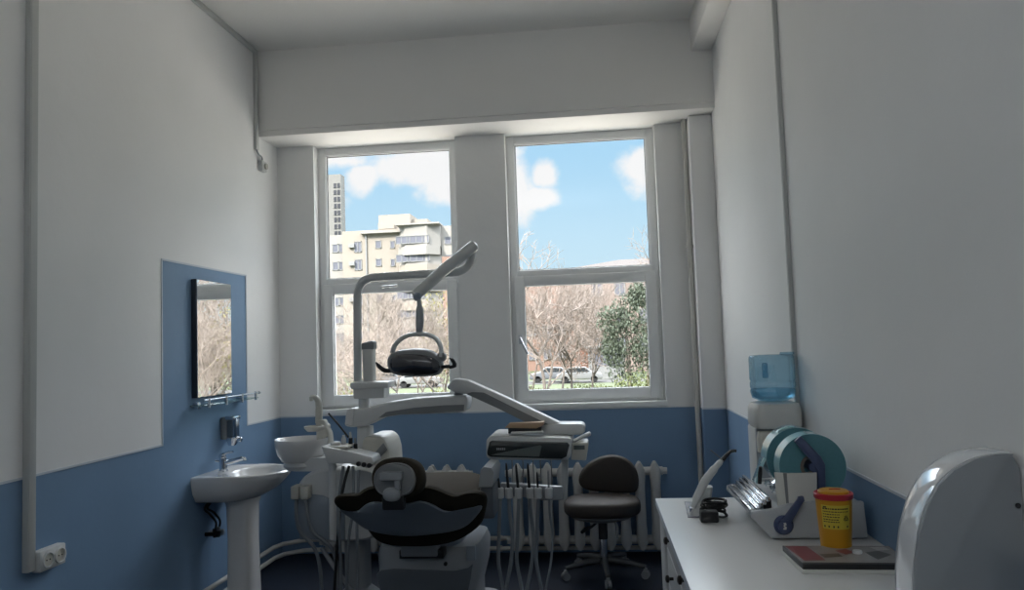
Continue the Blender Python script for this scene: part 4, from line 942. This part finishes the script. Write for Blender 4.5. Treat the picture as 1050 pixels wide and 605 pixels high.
b = MB(); pillow(b, brp, (0, 1, .05), [(.80, -.035), (.93, -.03), (1, -.008), (1, .02), (.93, .04), (.7, .048)]); b.build('backrest', UPHOL2, t, ang=70)
b = MB(); b.tube([at(633, 496, 5.46), at(633.5, 506, 5.46), at(633, 520, 5.42), at(630, 531, 5.35)], .014, 10, sm=4, flat=.6); b.build('back_bracket', BLACK, t)
hubx = SX
b = MB(); b.cyl((hubx, SYc, .10), (hubx, SYc, .24), .026, n=20); b.cyl((hubx, SYc, .23), (hubx, SYc, .37), .019, n=20); b.build('gas_lift', CHROME, t)
b = MB(); b.cyl((hubx, SYc, .24), (hubx, SYc, .38), .030, n=20); b.build('lift_sleeve', BLACK, t)
b = MB(); b.tube([(hubx, SYc, .375), at(607, 540, 5.12), at(600, 543, 5.08), at(596.5, 546, 5.05)], [.008, .008, .014, .010], 10); b.build('height_lever', BLACK, t)
b = MB(); b.tube([at(630, 534, 5.12), at(633, 540, 5.08), at(633, 552, 5.06)], [.007, .009, .008], 10); b.build('tilt_lever', LAMPGREY, t)
b = MB(); b.cyl((hubx, SYc, .075), (hubx, SYc, .125), .042, .036, n=24); b.build('hub', DARKMETAL, t)
for k in range(5):
    a = R(-90 + 72 * k + 4); d = Vector((math.cos(a), math.sin(a), 0)); e = Vector((hubx, SYc, 0)) + d * .27
    b = MB(); b.tube([Vector((hubx, SYc, .105)) + d * .03, Vector((hubx, SYc, .098)) + d * .14, e + Vector((0, 0, .075))], [.024, .02, .014], 10); b.build('leg', DARKMETAL, t)
    b = MB(); n_ = Vector((-d.y, d.x, 0))
    b.cyl(e + n_ * -.020 + Vector((0, 0, .026)), e + n_ * -.004 + Vector((0, 0, .026)), .026, n=18); b.cyl(e + n_ * .004 + Vector((0, 0, .026)), e + n_ * .020 + Vector((0, 0, .026)), .026, n=18)
    b.box(e + Vector((-.012, -.012, .03)), e + Vector((.012, .012, .066)), .004); b.build('caster', LAMPGREY, t)

# ------------------------------------------------------------------ counter
CZ = .845; CX = .232; CYE = 3.45; CY0 = 1.15
t = thing('worktop', (.56, 2.3, CZ), 'long white laminate worktop along the right wall', 'worktop')
b = MB(); b.box((CX, CY0, CZ - .030), (XR - .002, CYE, CZ), .003); b.build('top', LAMINATE, t)
b = MB(); b.box((CX - .0015, CY0, CZ - .029), (CX + .001, CYE, CZ - .001)); b.build('edge_band', STRIP, t)
units = ((3.43, 3.215), (3.21, 2.735), (2.73, 2.255), (2.25, 1.775), (1.77, 1.20))
labs = ('narrow white filler cabinet at the window end of the worktop', 'white drawer cabinet under the curing light end of the worktop', 'white drawer cabinet second from the window under the worktop', 'white drawer cabinet third from the window under the worktop', 'white drawer cabinet nearest the viewer under the worktop')
for (ya, yb), lab in zip(units, labs):
    u_ = thing('base_cabinet', (.6, (ya + yb) / 2, 0), lab, 'cabinet', 'cabinets under the worktop')
    b = MB(); b.box((CX + .035, yb, .08), (XR - .01, ya, CZ - .0305), .002); b.box((CX + .08, yb, 0), (XR - .02, ya, .08)); b.build('carcass', CABIN, u_)
    if ya - yb < .3:
        b = MB(); b.box((CX + .012, yb + .002, .09), (CX + .034, ya - .002, CZ - .034), .002); b.build('filler_panel', CABIN, u_); continue
    zz = [(CZ - .036, .705), (.70, .565), (.56, .33), (.325, .09)]
    for zt, zb in zz:
        b = MB(); b.box((CX + .020, yb + .002, zb), (CX + .0345, ya - .002, zt), .002); dr = b.build('drawer', CABIN, u_)
        b = MB(); zc = (zt + zb) / 2 + (.026 if zt > .75 else .012); yc = (ya + yb) / 2
        b.lathe([(.006, 0), (.006, .014), (.014, .018), (.014, .026), (.006, .030), (.0, .030)], M=Matrix.Translation((CX + .020, yc, zc)) @ Matrix.Rotation(R(-90), 4, 'Y'), n=18); b.build('knob', BRASS, dr)

# ------------------------------------------------------------------ on the counter
b = MB(); b.prism([(.325, 3.07, CZ), (.42, 3.05, CZ), (.45, 3.33, CZ), (.345, 3.36, CZ)], (0, 0, .003), bev=.001)
tag(b.build('grey_mat', MAT_GREY), 'thin grey mat under the curing light stand', 'mat')
KY_ = 3.12
kp = lambda px, py, dy=0: at(px, py, KY_ + dy)
zt0 = CZ + .003
t = thing('curing_light_stand', (.37, 3.13, zt0), 'white cradle stand holding the dental curing light', 'stand')
p = kp(704, 525); q = kp(727, 505)
b = MB(); b.loft([rrect(.385, 3.14, .052, .055, zt0, .5), rrect(.385, 3.14, .048, .052, zt0 + .018, .5), rrect(.395, 3.145, .028, .036, zt0 + .05, .5), rrect(.412, 3.155, .022, .030, kp(724, 503).z + .01, .5)]); b.build('cradle', PLASTW, t)
b = MB(); b.box((.338, 3.10, zt0 + .008), (.372, 3.15, zt0 + .026), .004); b.build('contact_pad', NAVY, t)
t = thing('curing_light', kp(713, 518, -.06), 'white wand shaped dental curing light with a curved black tip', 'curing light')
b = MB(); b.tube([kp(711, 520, -.05), kp(714, 512, -.05), kp(722, 495, -.05), kp(730, 484, -.05), kp(737, 475.5, -.05), kp(740.5, 471.5, -.05)], [.012, .016, .0165, .0155, .012, .009], 14, sm=4); b.build('body', PLASTW, t)
b = MB(); b.tube([kp(740, 472.5, -.05), kp(744, 468, -.05), kp(748.5, 463.5, -.05), kp(752, 462.3, -.05), kp(755, 462.5, -.05)], [.0085, .0075, .006, .006, .0055], 12, sm=4); b.build('light_guide', BLACK, t)
b = MB(); b.tube([kp(741, 472, -.055), kp(735, 466.5, -.06), kp(728.5, 461.5, -.065)], .0025, 8); b.build('shield_edge', LAMPGREY, t)
t = thing('power_adapter', (.40, 3.0, CZ), 'black plug power adapter with a bundled cable on the worktop', 'power adapter')
b = MB(); b.box((.362, 2.975, CZ), (.428, 3.02, CZ + .042), .006); b.build('housing', BLACK, t)
b = MB(); pts = []
for k in range(60):
    a = k * .62; pts.append((.425 + .045 * math.cos(a) * (1 + .1 * math.sin(k)), 3.075 + .032 * math.sin(a), CZ + .008 + .034 * abs(math.sin(k * .21)) + .0004 * k))
b.tube(pts, .0052, 6, sm=2); b.tube([(.425, 3.0, CZ + .02), (.45, 3.02, CZ + .012), (.47, 3.05, CZ + .012), (.455, 3.08, CZ + .02)], .004, 6, sm=4); b.build('cable', RUBBER, t)

# pouch sealer
sy0, sy1 = 2.72, 3.22
t = thing('pouch_sealer', (.70, 2.97, CZ), 'grey pouch sealing machine with chrome bars and a navy lever', 'sealing machine')
prof = [(.565, CZ + .006), (.503, CZ + .074), (.503, CZ + .086), (.560, CZ + .084), (.60, CZ + .105), (.70, CZ + .118), (.862, CZ + .118), (.868, CZ + .006)]
b = MB(); b.prism([(x, sy0 + .022, z) for x, z in prof], (0, sy1 - sy0 - .044, 0), bev=.004); b.build('housing', SEALER, t)
for ya in (sy0, sy1 - .022):
    b = MB(); b.prism([(x, ya, z) for x, z in [(.563, CZ + .004), (.497, CZ + .076), (.500, CZ + .096), (.565, CZ + .102), (.62, CZ + .118), (.70, CZ + .124), (.866, CZ + .124), (.872, CZ + .004)]], (0, .022, 0), bev=.006); b.build('side_panel', SEALER, t)
for k, (x, z) in enumerate(((.508, CZ + .088), (.528, CZ + .092))):
    b = MB(); b.box((x - .008, sy0 + .023, z), (x + .007, sy1 - .023, z + .012), .003); b.build('lower_rail', CHROME, t)
for k, (x, z) in enumerate(((.537, CZ + .112), (.550, CZ + .123), (.563, CZ + .133))):
    b = MB(); b.box((x - .007, sy0 + .03, z - .012), (x + .006, sy1 - .03, z + .006), .003); b.build('sealing_bar', CHROME, t)
for ya in (sy0 + .04, sy1 - .06):
    b = MB(); b.box((.55, ya, CZ + .09), (.575, ya + .02, CZ + .126), .003); b.build('bar_support', BLACK, t)
b = MB(); b.tube([(.572, 2.93, CZ + .150), (.575, 2.925, CZ + .19), (.577, 2.92, CZ + .212)], [.007, .008, .006], 10); b.build('cutter_grip', BLACK, t)
lv = at(803, 538, sy0)
b = MB(); b.cyl((lv.x, sy0 - .012, lv.z), (lv.x, sy0 + .001, lv.z), .032, n=30, bev=.004)
e1 = at(820, 512, sy0); dv = (e1 - lv).normalized(); nv = Vector((dv.z, 0, -dv.x))
b.prism([lv + nv * .015, lv + dv * .10 + nv * .009, e1 + nv * .012 + dv * .004, e1 + dv * .016, e1 - nv * .012 + dv * .004, lv + dv * .10 - nv * .009, lv - nv * .015], (0, -.020, 0), bev=.004); le = b.build('lever', NAVY, t)
b = MB(); b.cyl((lv.x, sy0 - .024, lv.z), (lv.x, sy0 - .010, lv.z), .021, n=28); b.build('lever_cap', NAVY, le)
b = MB(); S_ = [(-.004, .011), (.004, .012), (.006, .004), (.0, .002), (.006, -.003), (.004, -.011), (-.006, -.010), (-.004, -.005), (.0, -.005), (-.004, .001), (-.002, .006)]
b.prism([(lv.x + x, sy0 - .0243, lv.z + z) for x, z in S_], (0, -.001, 0)); b.build('arrow_mark', PAPERW, le, smooth=False)
# reel holder: navy arm and axle, on the machine
rc = at(832, 478, 2.80); rrad = .112
b = MB()
b.prism([at(px, py, 2.775) for px, py in ((813.5, 452), (820, 446.5), (841, 468), (845, 476), (846, 512), (838, 512), (837, 484), (832, 474))], (0, -.016, 0), bev=.004); b.build('reel_arm', NAVY, t)
b = MB(); b.cyl((rc.x, 2.765, rc.z), (rc.x, 3.06, rc.z), .016, n=20); b.prism([(rc.x - .022, 3.05, rc.z + .02), (rc.x + .022, 3.05, rc.z + .02), (rc.x + .05, 3.05, CZ + .118), (rc.x - .05, 3.05, CZ + .118)], (0, .014, 0), bev=.004); b.build('reel_axle', NAVY, t)
COREB = mat('reel_core', (.16, .13, .11), .6, var=.1, scale=40)
# two reels of pouch film
def reel(y0, y1, rad, lab, cx, cz):
    s = thing('pouch_reel', (cx, y0, cz - rad), lab, 'film reel', 'reels of pouch film on the sealer')
    b = MB(); Mx = Matrix.Translation((cx, y0, cz)) @ Matrix.Rotation(R(-90), 4, 'X'); n = 64; w_ = y1 - y0
    b.loft([[Vector((r * math.cos(2 * math.pi * j / n), r * math.sin(2 * math.pi * j / n), z)) for j in range(n)] for r, z in ((.041, 0), (rad - .001, 0), (rad, .001), (rad, w_ - .001), (rad - .001, w_), (.041, w_))], M=Mx, closed=True)
    for f in b.bm.faces:
        c_ = f.calc_center_median(); d_ = math.hypot(c_.x - cx, c_.z - cz)
        if d_ > rad - .002: f.material_index = 1
    b.build('film_roll', [TEAL, TEALF], s, ang=30)
    b = MB(); b.loft([[Vector((r * math.cos(2 * math.pi * j / 40), r * math.sin(2 * math.pi * j / 40), z)) for j in range(40)] for r, z in ((.031, -.002), (.041, -.002), (.041, w_ + .002), (.031, w_ + .002))], M=Mx, closed=True); b.build('core', COREB, s)
    return s
s1 = reel(2.785, 2.865, rrad, 'front teal reel of pouch film on the sealing machine, nearer the viewer', rc.x, rc.z)
s2 = reel(2.945, 3.04, rrad, 'rear teal reel of pouch film behind the front reel', rc.x - .008, rc.z + .004)
b = MB(); pts = []
for k in range(14):
    a = R(92 + 30 * k / 13); pts.append(Vector((rc.x - .008 + (rrad + .002) * math.cos(a), 0, rc.z + .004 + (rrad + .002) * math.sin(a))))
pts += [pts[-1].lerp(Vector((.566, 0, CZ + .146)), f) + Vector((-.006 * math.sin(f * 3.1), 0, 0)) for f in (.3, .6, 1)]
rows_ = [[p + Vector((0, y, 0)) for y in (2.95, 3.035)] for p in pts]
for a_, c_ in zip(rows_, rows_[1:]): b.quad(a_[0], a_[1], c_[1], c_[0])
bmesh.ops.remove_doubles(b.bm, verts=b.bm.verts[:], dist=1e-5)
f = b.build('loose_film', TEALF, s2); so = f.modifiers.new('solid', 'SOLIDIFY'); so.thickness = .001
# crumpled clear pouch lying on the machine
b = MB(); r2 = random.Random(4); n = 12
G = [[Vector((.60 + .10 * i / n, 2.80 + .22 * j / n, CZ + .125 + .032 * r2.random())) for j in range(n + 1)] for i in range(n + 1)]
for i in range(n):
    for j in range(n): b.quad(G[i][j], G[i + 1][j], G[i + 1][j + 1], G[i][j + 1])
bmesh.ops.remove_doubles(b.bm, verts=b.bm.verts[:], dist=1e-5)
CRINK = glass_mat('clear_film', (.86, .90, .93), .30, .08)
o = b.build('plastic_pouch', CRINK, ang=5); tag(o, 'crumpled clear plastic pouch lying behind the chrome bars of the sealing machine', 'pouch')
# white pouch packet leaning before the reels
t = thing('pouch_packet', at(817, 518, 2.755), 'pale paper packet with a grey stripe leaning against the front reel', 'packet')
def curve_sheet(x0p, x1p, topy, boty, yy, th, m, nm, bulge):
    b = MB(); ring = []
    for k in range(13):
        f = k / 12; px = x0p + (x1p - x0p) * f; a = at(px + (1 - f) * 0, topy, yy); c_ = at(px + 3.5 * (1 - f), boty, yy); o_ = Vector((0, -bulge * math.sin(math.pi * f), 0))
        ring.append([a + o_, c_ + o_, c_ + o_ + Vector((0, th, 0)), a + o_ + Vector((0, th, 0))])
    b.loft(ring); return b.build(nm, m, t)
curve_sheet(794.5, 837.5, 485, 519, 2.745, .012, PAPERW, 'sheet', .010)
curve_sheet(803, 810.5, 485.2, 518.8, 2.7385, .008, LAMPGREY, 'grey_stripe', .001)

# sharps bin
sbx, sby = .720, 2.55
t = thing('sharps_bin', (sbx, sby, CZ), 'yellow sharps bin with red rimmed lid on the worktop', 'sharps bin')
b = MB(); b.lathe([(.0, 0), (.040, 0), (.044, .003), (.054, .172), (.054, .176), (.0, .176)], (sbx, sby, CZ), n=48); b.build('body', YELLOW, t)
b = MB(); b.lathe([(.0, .174), (.0565, .172), (.0585, .175), (.0585, .187), (.056, .190), (.052, .190), (.050, .187), (.0, .187)], (sbx, sby, CZ), n=48); ld = b.build('lid', RED, t)
b = MB(); b.lathe([(.0, .185), (.046, .185), (.046, .193), (.042, .197), (.0, .198)], (sbx, sby, CZ), n=40); b.build('lid_disc', YELLOW, ld)
b = MB(); b.box((sbx - .012, sby - .004, CZ + .197), (sbx + .022, sby + .004, CZ + .200), .002); b.build('flap', RED, ld)
def patch(a0, a1, z0, z1, m, nm, par, off=.0006, n=10):
    b = MB()
    for k in range(n):
        q = []
        for f, z in ((k / n, z0), ((k + 1) / n, z0), ((k + 1) / n, z1), (k / n, z1)):
            a = R(a0 + (a1 - a0) * f); r_ = .044 + (.054 - .044) * (z - .003) / .169 + off; q.append((sbx + r_ * math.cos(a), sby + r_ * math.sin(a), CZ + z))
        b.quad(*q)
    return b
lb = patch(-150, -50, .085, .158, YELLOWL, 'label', t).build('label', YELLOWL, t)
b = patch(-142, -130, .150, .154, INK, 'x', t, .0011, 2)
r3 = random.Random(2); bb = b
def add_patch(dst, a0, a1, z0, z1):
    q = patch(a0, a1, z0, z1, INK, 'x', t, .0011, max(1, int((a1 - a0) / 4))); me = bpy.data.meshes.new('tmp'); q.bm.to_mesh(me); q.bm.free(); dst.bm.from_mesh(me); bpy.data.meshes.remove(me)
for r_i, z in enumerate((.145, .137, .129, .121, .113, .106)):
    a = -144
    while a < (-62 if r_i in (0, 1) else -92):
        w_ = r3.uniform(3, 8); add_patch(bb, a, a + w_, z, z + (.0042 if r_i in (0,) else .0028)); a += w_ + 2
bb.build('lettering', INK, lb, smooth=False)
bb = MB()
for a in (-143, -128, -112, -98, -64): add_patch(bb, a, a + 5, .090, .096)
bb.build('pictogram_print', INK, lb, smooth=False)
# hazard mark on the label: three arcs and a ring
b = MB(); a_c = R(-68); r_ = .0525
ctr = Vector((sbx + r_ * math.cos(a_c), sby + r_ * math.sin(a_c), CZ + .118)); ux = Vector((-math.sin(a_c), math.cos(a_c), 0))
for k in range(3):
    th = R(90 + 120 * k); cc = ctr + (ux * math.cos(th) + Vector((0, 0, 1)) * math.sin(th)) * .0042
    b.tube([cc + (ux * math.cos(th + R(q)) + Vector((0, 0, 1)) * math.sin(th + R(q))) * .0040 for q in range(-130, 131, 26)], .0009, 6)
b.tube([ctr + (ux * math.cos(R(q)) + Vector((0, 0, 1)) * math.sin(R(q))) * .0034 for q in range(0, 361, 30)], .0007, 6)
b.build('hazard_symbol', INK, lb)

# magazines
def sheet_at(pts, z0, z1, m, nm, par=None, bev=.001):
    b = MB(); b.prism([(x, y, z0) for x, y in pts], (0, 0, z1 - z0), bev=bev); return b.build(nm, m, par)
Mc = [(.556, 2.545), (.566, 2.345), (.862, 2.335), (.872, 2.535)]
def mp(u, v): a = Vector((*Mc[0], 0)).lerp(Vector((*Mc[3], 0)), u); c_ = Vector((*Mc[1], 0)).lerp(Vector((*Mc[2], 0)), u); q = a.lerp(c_, v); return (q.x, q.y)
o = sheet_at([(x - .004, y - .006) for x, y in Mc], CZ, CZ + .011, PAPERW, 'white_notebook'); tag(o, 'white notebook lying under the black edged picture folder on the worktop', 'notebook')
t = thing('picture_folder', (.71, 2.44, CZ + .011), 'black edged folder with a grey and red picture cover, on the white notebook', 'folder')
sheet_at(Mc, CZ + .011, CZ + .027, BLACK, 'folder_body', t)
COVER = mat('cover_grey', (.24, .23, .22), .35, var=.35, scale=24); COVR = mat('cover_red', (.20, .045, .05), .35, var=.2, scale=30); COVD = mat('cover_dark', (.07, .065, .06), .35, var=.2, scale=30); COVP = mat('cover_pale', (.42, .40, .38), .3)
sheet_at([mp(*q) for q in ((0.01, .02), (.99, .02), (.99, .93), (.01, .93))], CZ + .027, CZ + .0276, COVER, 'cover', t, 0)
sheet_at([mp(*q) for q in ((0.02, .04), (.22, .04), (.25, .82), (.05, .86))], CZ + .0276, CZ + .0280, COVR, 'cover_picture', t, 0)
sheet_at([mp(*q) for q in ((.26, .50), (.44, .46), (.45, .62), (.27, .68))], CZ + .0276, CZ + .0279, COVD, 'cover_picture', t, 0)
sheet_at([mp(*q) for q in ((.44, .30), (.56, .20), (.60, .40), (.50, .52))], CZ + .0276, CZ + .0279, COVR, 'cover_picture', t, 0)
sheet_at([mp(*q) for q in ((.70, .40), (.84, .30), (.92, .52), (.74, .78))], CZ + .0276, CZ + .0279, COVD, 'cover_picture', t, 0)
sheet_at([mp(*q) for q in ((.80, .10), (.93, .06), (.96, .24), (.84, .28))], CZ + .0276, CZ + .0279, COVP, 'cover_picture', t, 0)
c = mp(.62, .45); b = MB(); b.lathe([(.0, 0), (.013, 0), (.014, .004), (.012, .009), (.0, .010)], (c[0], c[1], CZ + .0282), n=24); o = b.build('ointment_pot', PLASTW); tag(o, 'small round white pot lying on the picture folder', 'pot')

# towel dispenser on the right wall, close by
ty0, ty1 = 1.79, 1.905
t = thing('paper_dispenser', (XR, 1.85, .88), 'large rounded white paper dispenser with glossy cover on the right wall, beside the worktop', 'paper dispenser')
op = [at(px, py, ty0) for px, py in ((938, 604), (939, 580), (943, 548), (951, 520), (963, 498), (979, 482), (1000, 471), (1022, 466), (1040, 465.5))]
op = [Vector((p.x, 0, p.z)) for p in op]; xr_ = XR - .003
outl = [Vector((op[0].x - .002, 0, .885))] + op + [Vector((xr_ - .012, 0, op[-1].z - .004)), Vector((xr_, 0, op[-1].z - .03)), Vector((xr_, 0, .885))]
b = MB(); b.prism([p + Vector((0, ty0, 0)) for p in outl], (0, .014, 0), bev=.004); sp_ = b.build('side_panel', PLASTG, t, ang=30)
b = MB(); b.prism([p + Vector((0, ty1 - .012, 0)) for p in outl], (0, .012, 0), bev=.004); b.build('side_panel', PLASTG, t, ang=30)
COVERP = mat('glossy_white_shell', (.70, .71, .73), .10, coat=1.)
b = MB(); cv = spline(outl[:-3], 4)
cen = Vector((XR, 0, 1.0)); inner = [cen + (p - cen) * .965 for p in cv]
rg = []
for p, q in zip(cv, inner): rg.append([p + Vector((0, ty0 + .0142, 0)), p + Vector((0, ty0 + .03, 0)) + (p - cen) * .006, p + Vector((0, ty1 - .03, 0)) + (p - cen) * .006, p + Vector((0, ty1 - .0122, 0)), q + Vector((0, ty1 - .0122, 0)), q + Vector((0, ty0 + .0142, 0))])
b.loft(rg); b.build('front_cover', COVERP, t, ang=40)
b = MB(); c = at(1044, 518.5, ty0); b.cyl((c.x, ty0 - .0015, c.z), (c.x, ty0 + .004, c.z), .0055, n=18); b.build('screw_hole', INK, sp_)
b = MB(); b.cyl((XR - .11, ty0 + .02, 1.06), (XR - .11, ty1 - .02, 1.06), .085, n=40); b.build('paper_roll', PAPERW, t)

# ------------------------------------------------------------------ water dispenser
wx, wy = .783, 3.60; WD = lambda py, px=795: at(px, py, wy).z
t = thing('water_dispenser', (wx, wy, 0), 'white water dispenser standing between the worktop and the right corner', 'water dispenser')
z0, z1, z2 = WD(437), WD(418), WD(411.5)
b = MB(); b.loft([rrect(wx, wy, .098, .105, z0, .35), rrect(wx, wy, .104, .11, z0 + .012, .35), rrect(wx, wy, .102, .108, z1, .35), rrect(wx, wy, .094, .10, z2 - .006, .4), rrect(wx, wy, .07, .075, z2, .6)]); b.build('top_cover', COOLW, t)
b = MB(); b.box((wx - .10, wy - .05, 0), (wx + .10, wy + .108, z0 + .005), .012); b.box((wx - .10, wy - .108, 0), (wx + .10, wy - .04, .62), .012); b.build('cabinet', COOLW, t)
b = MB(); b.box((wx - .098, wy - .07, .62), (wx + .098, wy - .045, z0), .006); b.build('tap_panel', PLASTG, t)
b = MB()
for k in range(6): b.box((wx - .012 + k * .013, wy - .0725, z0 - .05), (wx - .004 + k * .013, wy - .068, z0 - .006))
b.build('vent_slot', INK, t, smooth=False)
b = MB(); b.loft([rrect(wx - .058, wy - .085, .038, .03, z0 - .10, .5), rrect(wx - .058, wy - .09, .040, .034, z0 - .05, .5), rrect(wx - .058, wy - .085, .034, .026, z0 - .012, .6)]); b.build('tap_housing', CREAM, t)
for k in (-1, 1):
    b = MB(); b.cyl((wx + k * .04, wy - .07, .85), (wx + k * .04, wy - .10, .85), .012, n=14); b.box((wx + k * .04 - .012, wy - .115, .845), (wx + k * .04 + .012, wy - .095, .875), .004); b.build('tap', RED if k > 0 else NAVY, t)
zb, ztp = z2 + .0, WD(363.5)
h = ztp - zb; rb = .0985
b = MB()
prof = [(.02, -.0), (.06, .004), (rb * .92, .018), (rb, .045), (rb, h * .24), (rb * .965, h * .27), (rb * .965, h * .29), (rb, h * .32), (rb, h * .40), (rb * .965, h * .43), (rb * .965, h * .45), (rb, h * .48), (rb, h * .9), (rb * .985, h * .96), (rb * .93, h * .99), (rb * .6, h), (.002, h)]
b.lathe([(r, zb + z) for r, z in prof], (wx, wy, 0), n=48)
o = thing('water_bottle', (wx, wy, zb), 'upturned blue water bottle on top of the water dispenser', 'water bottle')
b.build('bottle_shell', BOTTLE, o, ang=60)
WATER = glass_mat('bottle_water', (.66, .84, .92), .04)
b = MB(); b.lathe([(r * .955, zb + .006 + z * .97) for r, z in prof[:5]] + [(rb * .93, zb + h * .27), (.002, zb + h * .27)], (wx, wy, 0), n=40); b.build('water', WATER, o, ang=60)
b = MB(); b.box((wx - .058, wy - .085, zb + h * .52), (wx - .034, wy - .070, zb + h * .84), .005); b.build('grip', BOTTLE, o)
b = MB(); c = at(803, 363, wy); b.box((c.x - .012, wy - .02, ztp - .002), (c.x + .045, wy + .02, ztp + .010), .004); b.build('base_rib', BOTTLE, o)
